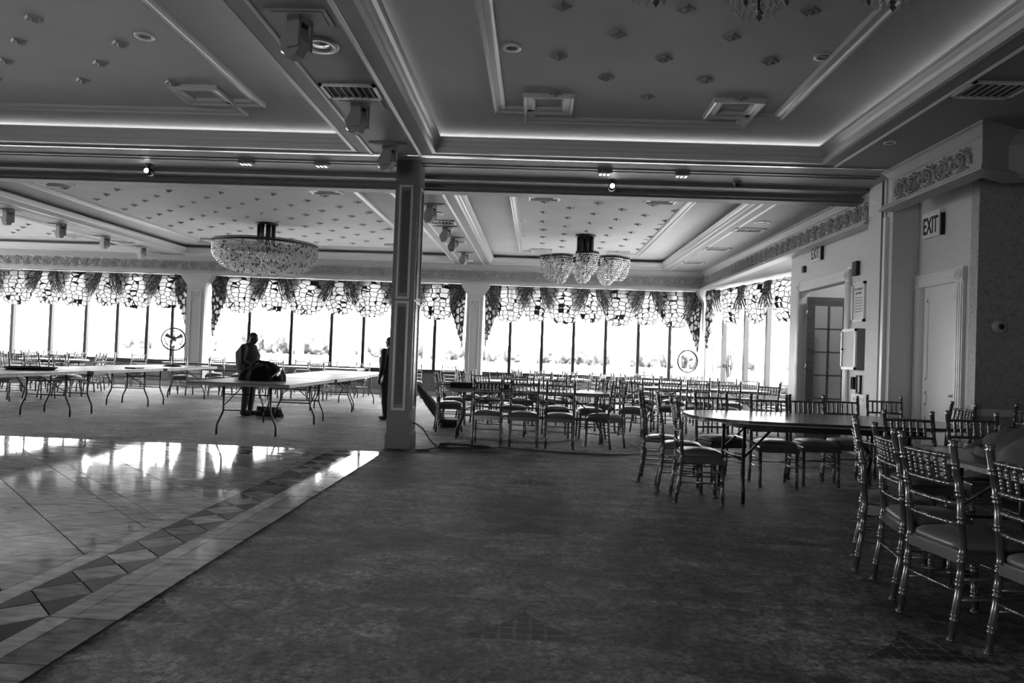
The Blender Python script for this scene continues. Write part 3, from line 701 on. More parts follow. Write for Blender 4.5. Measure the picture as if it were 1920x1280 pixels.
# clipped hedge, railing and white terrace posts
M_hedge = mat('hedge_leaf', 0.2, 0.9, nscale=14, namt=0.7, bump=1.0, bscale=18)
def hedge(x0, x1, y, h, label):
    b = MB(); nx = int((x1 - x0) / 0.12); prof = [(0, 0), (-0.35, 0.05), (-0.4, h * 0.7), (-0.3, h), (0.0, h * 1.04), (0.3, h), (0.4, h * 0.7), (0.35, 0.05)]
    vs = []; fs = []; K = len(prof)
    for i in range(nx + 1):
        for j, (a, z) in enumerate(prof):
            q = noise.noise(Vector((i * 0.45, j * 1.3, y))) * 0.09 + noise.noise(Vector((i * 1.3, j * 2.9, y))) * 0.05
            vs.append((x0 + i * 0.12, y + a + q, -0.12 + z + (q if z > 0.1 else 0)))
    for i in range(nx):
        for j in range(K): fs.append((i * K + j, i * K + (j + 1) % K, (i + 1) * K + (j + 1) % K, (i + 1) * K + j))
    b.add(vs, fs, True); return tag(b.build('hedge', M_hedge), label, 'hedge')
hedge(-30, -9, 31.5, 0.95, 'clipped hedge outside the windows beside the table fan')
hedge(-8.5, 2.0, 32.4, 0.62, 'low clipped hedge outside the middle windows')
hedge(4.5, 14.0, 30.5, 1.0, 'clipped hedge outside the corner windows')
M_post = mat('terrace_post_paint', 0.75, 0.5)
def post(x, y, w, label):
    t = thing('terrace_post', label, 'post', (x, y, -0.12), 0, 'white posts on the terrace')
    MB().box(-w, w, -w, w, 0, 4.0).build('shaft', M_post, t); MB().box(-w - 0.05, w + 0.05, -w - 0.05, w + 0.05, 0, 0.3).build('base', M_post, t)
for (x, w) in ((-20.2, 0.28), (-16.3, 0.33), (-14.4, 0.12), (-11.8, 0.2), (-7.25, 0.36), (-3.6, 0.16), (-0.3, 0.3), (3.05, 0.3), (5.2, 0.12), (7.4, 0.12), (8.6, 0.45)):
    post(x, 27.0, w, 'white square terrace post outside the windows')
rl = thing('terrace_railing', 'thin railing along the terrace edge', 'railing', (0, 33.4, -0.12))
MB().tube([(-34, 0, 1.0), (22, 0, 1.0)], 0.03, 6).tube([(-34, 0, 0.55), (22, 0, 0.55)], 0.02, 6).build('rail', M_post, rl)
for k in range(28): MB().box(-34 + k * 2, -33.94 + k * 2, -0.03, 0.03, 0, 1.0).build('baluster', M_post, rl)

# ================================================================== VALANCES
def swag(cx, w, drop, y, z, label, depth=0.0, ang=0.0, group='netted swags above the windows'):
    """a swagged length of netted sheer; local x along the window, folds hang in front of local y=0"""
    b = MB(); nu, nv = 20, 12; vs = []; fs = []; uv = []
    for j in range(nv + 1):
        v = j / nv
        for i in range(nu + 1):
            u = i / nu * 2 - 1
            hang = drop * v * (1 - 0.72 * abs(u) ** 3.4)
            xx = u * w / 2 * (1 - 0.13 * v * abs(u))
            zz = -hang - 0.02 * abs(u)
            yy = -0.05 - 0.16 * math.sin(PI * min(1, v * 1.05)) * (1 - u * u) - 0.018 * math.sin(v * 24) * (1 - 0.4 * u * u) * v ** 0.4 - depth
            vs.append((xx, yy, zz)); uv.append((u * w * 3.6 * (0.4 + 0.6 * v), v * drop * 8.0 * (0.55 + 0.45 * (1 - u * u))))
    for j in range(nv):
        for i in range(nu): fs.append((j * (nu + 1) + i, j * (nu + 1) + i + 1, (j + 1) * (nu + 1) + i + 1, (j + 1) * (nu + 1) + i))
    b.add(vs, fs, True); me = b.mesh('swag_cloth', M_valance)
    ul = me.uv_layers.new(name='UVMap')
    off = random.random() * 30
    for lp in me.loops: ul.data[lp.index].uv = (uv[lp.vertex_index][0] + off, uv[lp.vertex_index][1] + off)
    o = link('window_swag', me, None, (cx, y, z), ang); tag(o, label, 'curtain', group)
    # gathered horns where the swag is pinned up
    for s in (-1, 1):
        h = MB(); p = []
        for k in range(9):
            t = k / 8; p.append((s * (w / 2 - 0.02 - 0.3 * t ** 1.5), -0.07 - depth - 0.09 * math.sin(t * PI * 0.7), -0.02 - drop * 0.62 * t))
        for q in range(6):
            h.tube([(a + s * (q - 2.5) * 0.035 * (1 + 1.3 * kk / 8), bb - 0.02 * (q % 2), c) for kk, (a, bb, c) in enumerate(p)], [0.03 * (1 - 0.75 * kk / 8) for kk in range(9)], 5)
        hm = h.mesh('gather', M_cascade); hu = hm.uv_layers.new(name='UVMap')
        for lp in hm.loops: c = hm.vertices[lp.vertex_index].co; hu.data[lp.index].uv = (c.x * 11, c.z * 9)
        link('gather', hm, o)
    return o
def cascade(x, y, z, w, L, side, label, ang=0.0):
    b = MB(); nu, nv = 14, 16; vs = []; fs = []; uv = []
    for j in range(nv + 1):
        v = j / nv
        for i in range(nu + 1):
            u = i / nu
            end = L * (1.0 - 0.62 * (u if side > 0 else 1 - u)) * (0.97 + 0.06 * (i % 2))
            xx = (u - 0.5) * w * (1 - 0.25 * v)
            vs.append((xx, -0.06 - 0.045 * math.cos(i * PI * 0.85) - 0.02 * math.sin(j * 1.1 + i), -v * end)); uv.append((u * w * 9, v * end * 6))
    for j in range(nv):
        for i in range(nu): fs.append((j * (nu + 1) + i, j * (nu + 1) + i + 1, (j + 1) * (nu + 1) + i + 1, (j + 1) * (nu + 1) + i))
    b.add(vs, fs, True); me = b.mesh('window_cascade', M_cascade); ul = me.uv_layers.new(name='UVMap')
    for lp in me.loops: ul.data[lp.index].uv = uv[lp.vertex_index]
    return tag(link('window_cascade', me, None, (x, y, z), ang), label, 'curtain')
YV = 21.62; ZV = 3.36
def swag_run(x0, x1, n, lab):
    st = (x1 - x0) / n; O = ('first', 'second', 'third', 'fourth')
    for k in range(n):
        c = x0 + st * (k + 0.5); q = O[k // 2]
        if k % 2 == 0: swag(c, st * 1.55, 1.08, YV, ZV, q + ' wide netted swag counted from ' + lab, 0.05, group='wide netted swags from ' + lab)
        else: swag(c, st * 1.35, 1.02, YV, ZV, q + ' narrow tucked netted swag counted from ' + lab, -0.04, group='narrow netted swags from ' + lab)
swag_run(-1.3, 4.45, 7, 'the pale cascade by the vacuum cleaner column')
swag_run(-9.45, -2.5, 7, 'the plank table column behind the man')
swag_run(-24.9, -19.1, 6, 'the far side wall past the end column')
swag_run(-18.2, -10.8, 8, 'the end column towards the table fan')
cascade(-1.36, YV - 0.1, ZV, 0.5, 1.85, -1 * -1, 'pale net cascade beside the column behind the vacuum cleaner')
cascade(-2.42, YV - 0.1, ZV, 0.55, 1.9, -1, 'dark gathered net cascade beside the column behind the vacuum cleaner')
cascade(-9.58, YV - 0.1, ZV, 0.5, 1.85, 1, 'gathered net cascade beside the man side of the plank table column')
cascade(-10.72, YV - 0.1, ZV, 0.5, 1.7, -1, 'gathered net cascade beside the fan side of the plank table column')
cascade(4.5, YV - 0.1, ZV, 0.6, 1.8, -1, 'gathered net cascade at the corner column, river side')
AW = Vector((5.02 - 6.35, 21.4 - 14.3)); AWn = AW.normalized(); ANG = math.atan2(-AWn.y, -AWn.x)
def on_aw(d, off): p = Vector((6.35, 14.3)) + AWn * d + Vector((-AWn.y, AWn.x)) * off; return p.x, p.y
px_, py_ = on_aw(6.6, 0.2); cascade(px_, py_, ZV, 0.5, 1.7, 1, 'gathered net cascade at the corner column, angled window side', ANG)
for (d, w), q in zip(((5.5, 1.6), (4.1, 1.5), (2.7, 1.6), (1.3, 1.6)), ('first', 'second', 'third', 'fourth')):
    px_, py_ = on_aw(d, 0.12); swag(px_, w, 1.05, py_, ZV, q + ' netted swag from the corner column over the angled windows', 0.0, ANG, 'netted swags over the angled corner windows')

# ================================================================== CHAIRS
def beads(rad, n, ring=1.35, pair=True):
    """radius list for a bamboo-turned rod: n ring pairs"""
    return rad, n, ring
def rod(b, pts, r, nodes, n=8, ring=1.4):
    pts = [Vector(p) for p in pts]; L = [0]
    for i in range(1, len(pts)): L.append(L[-1] + (pts[i] - pts[i - 1]).length)
    def at(t):
        d = t * L[-1]
        for i in range(1, len(pts)):
            if d <= L[i] + 1e-9:
                q = (d - L[i - 1]) / max(1e-9, L[i] - L[i - 1]); return pts[i - 1].lerp(pts[i], q)
        return pts[-1]
    ts = [(0.0, r)]
    for t in nodes:
        e = 0.008 / L[-1]
        ts += [(t - 2.2 * e, r), (t - 1.4 * e, r * ring), (t - 0.6 * e, r), (t + 0.6 * e, r), (t + 1.4 * e, r * ring), (t + 2.2 * e, r)]
    for l in L[1:-1]: ts.append((l / L[-1], r))
    ts.append((1.0, r)); ts.sort(key=lambda a: a[0])
    b.tube([at(t) for t, q in ts], [q for t, q in ts], n)
SH = 0.452
POST = [(0.0, -0.235, 0.0), (0.0, -0.2, 0.25), (0.0, -0.185, 0.45), (0.0, -0.205, 0.7), (0.0, -0.25, 0.955)]
def post_y(z):
    for i in range(4):
        a, b = POST[i], POST[i + 1]
        if z <= b[2]: t = (z - a[2]) / (b[2] - a[2]); return a[1] + (b[1] - a[1]) * t
    return POST[-1][1]
def chair_meshes(detail):
    D = {}; n = 8 if detail else 6
    def finish(b, name, m=M_chair): return b.mesh(name, m)
    b = MB(); rod(b, POST, 0.0175, [0.12, 0.3, 0.42, 0.62, 0.76, 0.9] if detail else [], n)
    if detail: b.lathe([(0.018, 0.955), (0.023, 0.96), (0.015, 0.967), (0.022, 0.976), (0.02, 0.986), (0.008, 0.99)], 8, (0, -0.25, 0))
    b.lathe([(0.022, 0), (0.022, 0.012)], 8, (0, -0.235, 0)) if detail else None
    D['back_post'] = finish(b, 'back_post')
    b = MB(); rod(b, [(0, 0.2, 0.0), (0, 0.185, SH - 0.05)], 0.017, [0.25, 0.6] if detail else [], n)
    if detail: b.lathe([(0.021, 0), (0.021, 0.012)], 8, (0, 0.2, 0))
    D['front_leg'] = finish(b, 'front_leg')
    def rail(name, z, nd, r=0.011, bow=0.022):
        b = MB(); y = post_y(z)
        pts = [(-0.19 + 0.38 * k / 8, y - bow * (1 - (k / 4 - 1) ** 2), z) for k in range(9)]
        rod(b, pts, r, nd if detail else [], n if detail else 5); D[name] = finish(b, name)
    rail('top_rail', 0.905, [0.2, 0.38, 0.6, 0.8], 0.011); rail('spindle_rail', 0.765, [0.2, 0.38, 0.6, 0.8]); rail('back_rail', 0.67, [0.22, 0.5, 0.78]); rail('lower_back_rail', 0.57, [0.22, 0.5, 0.78])
    b = MB(); dz = 0.14; dy = post_y(0.905) - post_y(0.765)
    rod(b, [(0, 0, 0), (0, dy, dz)], 0.009, [0.25, 0.5, 0.75] if detail else [], 6 if detail else 4, 1.5); D['spindle'] = finish(b, 'spindle')
    b = MB()
    fr = [(-0.19, -0.19), (0.19, -0.19), (0.205, 0.19), (-0.205, 0.19)]
    b.sweep([(p[0], p[1], SH - 0.075) for p in fr], [(-0.012, 0), (0.012, 0), (0.012, 0.05), (-0.012, 0.05)], True)
    b.prism([(p[0] * 0.98, p[1] * 0.98) for p in fr], SH - 0.03, SH - 0.015); D['seat_frame'] = finish(b, 'seat_frame')
    # domed cushion with rounded plan
    b = MB(); vs = []; fs = []; nn = 24 if detail else 16
    def se(a, rx, ry, e=0.38):
        c, s = math.cos(a), math.sin(a); return (math.copysign(abs(c) ** e, c) * rx, math.copysign(abs(s) ** e, s) * ry)
    prof = [(0.90, 0.0), (1.0, 0.008), (1.02, 0.02), (0.99, 0.036), (0.9, 0.05), (0.7, 0.062), (0.4, 0.07), (0.01, 0.073)] if detail else [(0.95, 0.0), (1.02, 0.02), (0.9, 0.05), (0.5, 0.068), (0.01, 0.073)]
    for (q, z) in prof:
        for k in range(nn):
            x, y = se(2 * PI * k / nn, 0.205, 0.2); x *= 1 + 0.05 * (y / 0.2) ; vs.append((x * q, y * q + 0.005, SH - 0.018 + z))
    for j in range(len(prof) - 1):
        for k in range(nn): fs.append((j * nn + k, j * nn + (k + 1) % nn, (j + 1) * nn + (k + 1) % nn, (j + 1) * nn + k))
    fs.append(tuple(range(nn - 1, -1, -1))); b.add(vs, fs, True); D['cushion'] = finish(b, 'cushion', M_cush)
    def st(name, p, q, nd): b = MB(); rod(b, [p, q], 0.008, nd if detail else [], 6 if detail else 4); D[name] = finish(b, name)
    st('back_stretcher', (-0.195, post_y(0.24), 0.24), (0.195, post_y(0.24), 0.24), [0.2, 0.5, 0.8])
    st('front_stretcher', (-0.2, 0.19, 0.28), (0.2, 0.19, 0.28), [0.2, 0.5, 0.8])
    st('side_stretcher', (0, post_y(0.2), 0.2), (0, 0.19, 0.2), [0.5]); st('upper_side_stretcher', (0, post_y(0.3), 0.3), (0, 0.188, 0.3), [0.5])
    return D
CN = chair_meshes(True); CFAR = chair_meshes(False)
def make_chair(label, group, far=False):
    D = CFAR if far else CN
    t = thing('banquet_chair', label, 'chair', (0, 0, 0), 0, group)
    for nm in ('cushion', 'seat_frame', 'top_rail', 'spindle_rail', 'back_rail', 'lower_back_rail'):
        link(nm, D[nm], t)
    for nm in ('back_stretcher', 'front_stretcher') if not far else ('back_stretcher',): link(nm, D[nm], t)
    for s in (-1, 1):
        link('back_post', D['back_post'], t, (s * 0.198, 0, 0)); link('front_leg', D['front_leg'], t, (s * 0.192, 0, 0))
        link('side_stretcher', D['side_stretcher'], t, (s * 0.197, 0, 0))
        if not far: link('upper_side_stretcher', D['upper_side_stretcher'], t, (s * 0.197, 0, 0))
    for k in range(6):
        u = (k + 1) / 7 * 2 - 1
        link('spindle', D['spindle'], t, (u * 0.19, post_y(0.765) - 0.022 * (1 - u * u), 0.765))
    return t
PN = make_chair('', 'x'); PF = make_chair('', 'x', True)
used = {}
chairs = []
def chair(x, y, deg, label, group, far=None, z=0.0):
    """(x, y) seat centre on the floor, deg = direction the sitter faces, 90 = towards the river windows"""
    far = (y > 15.5) if far is None else far
    p = PF if far else PN
    if far not in used: used[far] = 1; t = p
    else: t = dup(p)
    t.location = (x, y, z); t.rotation_euler = (0, 0, R(deg - 90)); t['label'] = label; t['group'] = group; t['category'] = 'chair'
    chairs.append(t); return t
G1 = 'banquet chairs along the plank table with the cloth'
def by_back(bx, by, deg, *a, **k):
    return chair(bx + 0.235 * math.cos(R(deg)), by + 0.235 * math.sin(R(deg)), deg, *a, **k)
by_back(2.20, 3.33, 6, 'banquet chair last in line along the cloth table, away from the oval table', G1)
by_back(2.062, 3.87, 8, 'banquet chair with full back and grey seat, second along the cloth table', G1)
by_back(2.13, 4.47, -10, 'banquet chair angled in beside two others at the cloth table corner', G1)
by_back(2.2, 5.02, -22, 'banquet chair seen edge on at the corner of the cloth table', G1)
chair(3.10, 5.88, 272, 'banquet chair at the end of the cloth table, in front of the oval table', 'banquet chairs at the cloth table end')
chair(3.72, 6.1, 266, 'banquet chair half hidden behind the cloth heap, dark back', 'banquet chairs at the cloth table end')
chair(4.45, 8.12, 184, 'banquet chair turned side on beside the white door', 'banquet chairs by the white door')
chair(4.9, 7.62, 176, 'banquet chair against the dark wallpaper, behind the cloth heap', 'banquet chairs by the white door')
chair(5.25, 8.1, 200, 'banquet chair pushed against the dark wallpaper wall', 'banquet chairs by the white door')
G2 = 'banquet chairs round the dark oval table'
chair(1.585, 7.03, -3, 'banquet chair at the rounded end of the oval table, standing foremost of three', G2)
chair(1.52, 7.56, -8, 'banquet chair at the rounded end of the oval table, middle of three', G2)
chair(1.42, 8.08, -12, 'banquet chair at the rounded end of the oval table, hindmost of three', G2)
chair(2.12, 8.36, 284, 'banquet chair behind the oval table, next to the rounded end', G2)
chair(2.65, 8.12, 268, 'banquet chair behind the oval table, under its middle', G2)
chair(3.16, 8.3, 272, 'banquet chair behind the oval table, third from the rounded end', G2)
chair(3.62, 8.55, 266, 'banquet chair behind the oval table in front of the glass door', G2)
chair(4.36, 9.1, 258, 'banquet chair behind the oval table in front of the wallpaper wall', G2)
G3 = 'banquet chairs at the long plank table by the cords'
chair(-0.68, 10.62, 90, 'banquet chair with its back to the carpet, first beside the cord coil', G3)
chair(-0.155, 10.66, 91, 'banquet chair with its back to the carpet, second from the cord coil', G3)
chair(0.37, 10.64, 89, 'banquet chair with its back to the carpet, third from the cord coil', G3)
chair(1.05, 10.9, 142, 'banquet chair turned askew at the end of the plank table by the cords', G3)
chair(0.92, 12.1, 184, 'banquet chair side on behind the end of the plank table', G3)
chair(-0.35, 12.0, 268, 'banquet chair tucked behind the plank table by the cords', G3)
chair(0.35, 12.1, 275, 'banquet chair tucked behind the plank table, facing the dance floor', G3)
chair(-1.45, 12.3, 12, 'banquet chair beside the vacuum cleaner, at the plank table end', G3)
chair(-1.5, 13.5, 4, 'banquet chair standing just behind the vacuum cleaner head', G3)
ORD = ('first', 'second', 'third', 'fourth', 'fifth', 'sixth', 'seventh', 'eighth', 'ninth')
G4 = 'banquet chairs at the table before the corner windows'
for k, (x, y, a) in enumerate(((2.44, 13.55, 92), (2.98, 13.6, 88), (3.54, 13.62, 91), (4.25, 13.7, 96))): chair(x, y, a, ORD[k] + ' banquet chair with its back to the oval table, counted towards the glass door', G4)
for k, (x, y, a) in enumerate(((2.3, 15.35, 268), (2.9, 15.4, 272), (3.5, 15.4, 266), (4.1, 15.45, 271))): chair(x, y, a, ORD[k] + ' banquet chair facing across the long table, counted towards the glass door', G4, False)
chair(1.72, 12.75, 70, 'banquet chair standing loose between two plank tables', G4); chair(1.9, 13.6, 20, 'banquet chair at the end of the long dark-edged table', G4); chair(1.2, 13.45, 110, 'banquet chair turned away in the gap between two tables', G4)
chair(4.75, 14.6, 190, 'banquet chair at the window end of the long dark-edged table', G4)
def round_set(cx, cy, r, n, lab, a0=0, skip=()):
    for k in range(n):
        if k in skip: continue
        a = 2 * PI * k / n + a0
        chair(cx + (r + 0.13) * math.cos(a), cy + (r + 0.13) * math.sin(a), math.degrees(a) + 180 + random.uniform(-9, 9), 'banquet chair drawn up to ' + lab, 'banquet chairs round ' + lab)
RT = [(-0.45, 14.7, 'the pale round table behind the cord table'), (0.55, 18.0, 'the pale round table in front of the river windows'), (3.0, 18.3, 'the pale round table near the corner column'), (-14.0, 15.2, 'the pale round table beyond the plank row'), (-12.2, 18.0, 'the pale round table by the fan windows')]
for (x, y, lab), n, a0 in zip(RT, (8, 8, 8, 7, 7), (0.2, 0.5, 0.1, 0.4, 0.9)): round_set(x, y, 0.76, n, lab, a0)
chair(5.35, 16.2, 120, 'banquet chair alone beneath the angled corner windows', 'banquet chairs under the corner windows'); chair(4.9, 17.1, 240, 'banquet chair beneath the angled windows, nearer the corner column', 'banquet chairs under the corner windows')
for k in range(9): chair(-9.1 + k * 0.82 + random.uniform(-0.1, 0.1), 20.3 + random.uniform(-0.2, 0.2), 270 + random.uniform(-14, 14), ORD[k] + ' banquet chair under the windows behind the man, counted from the plank table column', 'banquet chairs under the windows behind the man')
for k in range(5): chair(-8.9 + k * 0.86 + random.uniform(-0.12, 0.12), 18.15 + random.uniform(-0.15, 0.15), 90 + random.uniform(-12, 12), ORD[k] + ' banquet chair facing the river behind the man, counted from the plank table column', 'banquet chairs facing the river behind the man')
for k in range(7): chair(-16.9 + k * 0.9 + random.uniform(-0.1, 0.1), 20.5 + random.uniform(-0.2, 0.2), 270 + random.uniform(-18, 18), ORD[k] + ' banquet chair under the fan windows, counted from the end column', 'banquet chairs under the fan windows')
for k in range(5): chair(-11.0 + 0.1 * k, 13.0 + k * 0.78, 0 + random.uniform(-15, 15), ORD[k] + ' banquet chair beside the fan plank row, counted towards the river windows', 'banquet chairs along the fan plank row')

# ================================================================== TABLES
def folding_leg(b, x, y, z1, spread, dirn, curve=True):
    """wishbone pair of legs across x at depth y"""
    pass
def plank_table(x0, x1, y0, y1, z, label, group=None, legx=None, m=M_ply, rot=0.0, name='folding_table'):
    cx, cy = (x0 + x1) / 2, (y0 + y1) / 2; W, D = (x1 - x0) / 2, (y1 - y0) / 2
    t = thing(name, label, 'table', (cx, cy, 0), rot, group)
    MB().box(-W, W, -D, D, z - 0.022, z).build('tabletop', m, t)
    MB().box(-W + 0.004, W - 0.004, -D + 0.004, D - 0.004, z - 0.05, z - 0.022).build('edge_band', M_plyedge, t)
    lx0, lx1 = (legx[0] - cx, legx[1] - cx) if legx else (-W + 0.12, W - 0.12)
    for sy in (-1, 1):
        y = sy * (D - 0.24)
        for sx, lx in ((-1, lx0), (1, lx1)):
            xi = lx - sx * 0.09
            MB().tube([(xi, y, z - 0.05), (xi, y, 0.36), (xi + sx * 0.015, y, 0.31), (lx - sx * 0.01, y, 0.17), (lx, y, 0.12), (lx, y, 0.0)], 0.0145, 7).build('leg', M_metal, t)
            MB().tube([(xi, y, 0.42), (xi * 0.55, y - sy * 0.42, z - 0.055)], 0.009, 5).build('brace', M_metal, t)
        for zz in (0.36, z - 0.18): MB().tube([(lx0 + 0.09, y, zz), (lx1 - 0.09, y, zz)], 0.011, 6).build('crossbar', M_metal, t)
    return t
GL = 'bare plank tables set end to end beside the man'
plank_table(-5.02, -3.52, 10.28, 12.6, 0.775, 'worn plank table carrying the black bag', GL, (-4.66, -3.78))
plank_table(-5.02, -3.52, 12.78, 15.3, 0.77, 'worn plank table, middle of the row beside the man', GL, (-4.7, -3.82))
plank_table(-5.05, -3.6, 15.42, 17.85, 0.77, 'worn plank table, river end of the row beside the man', GL, (-4.8, -3.94))
GL2 = 'bare plank tables set end to end with the fan'
plank_table(-9.15, -7.72, 9.85, 12.25, 0.775, 'worn plank table with the dark tray, dance floor end', GL2, (-8.7, -7.84))
plank_table(-9.15, -7.7, 12.4, 14.75, 0.77, 'worn plank table in the middle of the fan row', GL2, (-8.72, -7.86))
plank_table(-9.2, -7.68, 14.88, 17.25, 0.77, 'worn plank table carrying the fan', GL2, (-8.75, -7.86))
plank_table(-9.9, -7.4, 18.85, 19.75, 0.79, 'dark-edged plank table below the windows near the fan column', None, None, M_tabdark)
plank_table(-7.2, -4.7, 18.95, 19.8, 0.79, 'dark-edged plank table below the windows behind the man', None, None, M_ply)
plank_table(-1.32, 1.2, 10.98, 11.72, 0.785, 'long plank table by the coiled cords with folded legs on top', None, (-1.2, 1.05))
plank_table(2.1, 4.55, 14.15, 14.95, 0.785, 'long dark-edged table in front of the corner windows', None, None, M_ply)
ct = plank_table(2.62, 3.5, 2.3, 5.22, 0.79, 'worn plank table carrying the heap of dark cloth', None, (2.78, 3.36), M_tabdark)
# round tables
def disc_table(cx, cy, r, z, m, label, group):
    t = thing('round_table', label, 'table', (cx, cy, 0), 0, group)
    MB().lathe([(r - 0.005, z - 0.03), (r, z - 0.025), (r, z - 0.005), (r - 0.005, z)], 40).build('tabletop', m, t)
    MB().lathe([(r - 0.06, z - 0.07), (r - 0.06, z - 0.03)], 32).build('apron', M_metal, t)
    for sx in (-1, 1):
        for sy in (-1, 1): MB().tube([(sx * 0.4, sy * 0.34, z - 0.05), (sx * 0.4, sy * 0.36, 0.3), (sx * 0.4, sy * 0.45, 0)], 0.014, 6).build('leg', M_metal, t)
        MB().tube([(sx * 0.4, -0.36, 0.32), (sx * 0.4, 0.36, 0.32)], 0.011, 6).build('crossbar', M_metal, t)
M_pale = wood('pale_table_laminate', 0.4, 0.35)
for (x, y, lab) in RT: disc_table(x, y, 0.76, 0.785, M_pale, lab[4:] + ' with folding steel legs', None)
# the dark oval table
ov = thing('oval_table', 'dark worn oval banquet table on folding legs', 'table', (2.87, 7.42, 0))
def oval(a, b, n=56, e=0.62): return [(math.copysign(abs(math.cos(2 * PI * k / n)) ** e, math.cos(2 * PI * k / n)) * a, math.copysign(abs(math.sin(2 * PI * k / n)) ** e, math.sin(2 * PI * k / n)) * b) for k in range(n)]
MB().prism(oval(1.33, 0.72), 0.775, 0.8).build('tabletop', M_tabdark, ov)
MB().prism(oval(1.33, 0.722), 0.765, 0.775).build('edge_band', M_plyedge, ov)
MB().prism(oval(0.92, 0.6), 0.70, 0.765).build('apron', M_black, ov)
for sx, X in ((-1, -0.87), (1, 0.68)):
    for sy in (-1, 1):
        MB().tube([(X + 0.02, sy * 0.38, 0.72), (X + 0.01, sy * 0.38, 0.34), (X, sy * 0.4, 0.28), (X, sy * 0.45, 0.14), (X, sy * 0.455, 0.0)], 0.017, 8).build('leg', M_metal, ov)
        MB().tube([(X + 0.01, sy * 0.38, 0.42), (X - sx * 0.28, sy * 0.36, 0.7)], 0.012, 6).build('brace', M_metal, ov)
    MB().tube([(X + 0.01, -0.38, 0.4), (X + 0.01, 0.38, 0.4)], 0.012, 6).build('crossbar', M_metal, ov)
    MB().tube([(X - sx * 0.14, -0.37, 0.56), (X - sx * 0.14, 0.37, 0.56)], 0.011, 6).build('brace_bar', M_metal, ov)

# ================================================================== CLOTH HEAPS
def heap(name, cx, cy, z, rx, ry, h, m, label, cat, seed, fold=0.35, rot=0.0, n=150, k=56, ends=1.0):
    b = MB(); vs = []; fs = []
    for j in range(k + 1):
        q = j / k
        for i in range(n):
            a = 2 * PI * i / n; c, s = math.cos(a), math.sin(a)
            edge = 1 + 0.14 * noise.noise(Vector((c * 1.7, s * 1.7, seed))) + 0.05 * math.sin(a * 9 + seed)
            x, y = c * rx * q * edge, s * ry * q * edge
            base = max(0.0, 1 - q ** 2.6) ** 0.55
            wv = noise.noise(Vector((x * 3.1 + seed, y * 3.1, 0.3))); ridge = 1 - abs(noise.noise(Vector((x * 4.2 + y * 2.4, y * 5.0 - x * 3.0, seed + 3)))) * 2
            fd = math.sin((y * 1.15 + 0.35 * x + 0.16 * noise.noise(Vector((x * 4, y * 4, seed))) ) * 19 + seed); sharp = (1 - abs(fd)) ** 1.6
            zz = h * base * (0.86 + 0.3 * wv) + fold * h * 0.3 * ridge * (base ** 0.4) + fold * 0.06 * sharp * (base ** 0.5) * min(1, abs(y) / ry + 0.25)
            if q > 0.97: zz = 0.0
            vs.append((x, y, max(0.0, zz)))
    for j in range(k):
        for i in range(n): fs.append((j * n + i, j * n + (i + 1) % n, (j + 1) * n + (i + 1) % n, (j + 1) * n + i))
    b.add(vs, fs, True); o = b.build(name, m); o.location = (cx, cy, z); o.rotation_euler = (0, 0, rot); return tag(o, label, cat)
M_cloth = mat('dark_twill_cloth', 0.055, 0.75, nscale=3, namt=0.2, bump=0.3, bscale=200)
M_bag = mat('black_nylon', 0.008, 0.8, spec=0.15)
ch_ = heap('cloth_heap', 3.1, 3.95, 0.79, 0.38, 0.98, 0.225, M_cloth, 'heap of dark folded cloth lying along the plank table', 'cloth', 2.0, 0.5)
fp = MB(); vs = []
for i in range(13):
    for j in range(13):
        u, v = i / 12, j / 12; vs.append((-0.14 + 0.28 * u + 0.03 * math.sin(v * 5), -0.16 + 0.32 * v, 0.12 + 0.05 * math.sin(u * 3.1) - 0.09 * v * v + 0.012 * math.sin(u * 14 + v * 6)))
fp.add(vs, [(i * 13 + j, (i + 1) * 13 + j, (i + 1) * 13 + j + 1, i * 13 + j + 1) for i in range(12) for j in range(12)], True)
f_o = fp.build('folded_flap', M_cloth, ch_); f_o.location = (-0.1, 0.78, 0.0); f_o.rotation_euler = (0, 0, 0.3)
fl2 = MB().tube([(-0.12, 0.8, 0.2), (-0.06, 0.9, 0.17), (0.0, 0.98, 0.1), (0.04, 1.04, 0.03)], [0.012] * 4, 6, True, 0.4).build('strap', M_grey, ch_)
bg_ = heap('duffel_bag', -4.33, 11.35, 0.776, 0.36, 0.3, 0.27, M_bag, 'soft black bag slumped on the plank table beside the man', 'bag', 5.0, 0.35)
sv = MB()
for k in range(7): sv.tube([(0.2 + 0.02 * k, -0.2 + 0.02 * k, 0.05 + 0.02 * k), (0.27 + 0.012 * k, -0.17, 0.1 + 0.012 * k), (0.31, -0.1 + 0.01 * k, 0.07 + 0.02 * k)], 0.012, 5)
sv.build('silver_lining', mat('silver_foil', 0.8, 0.2, metal=0.9), bg_)
MB().tube([(-0.2, 0, 0.2), (-0.08, 0, 0.3), (0.08, 0, 0.29), (0.2, 0, 0.18)], 0.018, 6).build('handle', M_bag, bg_)
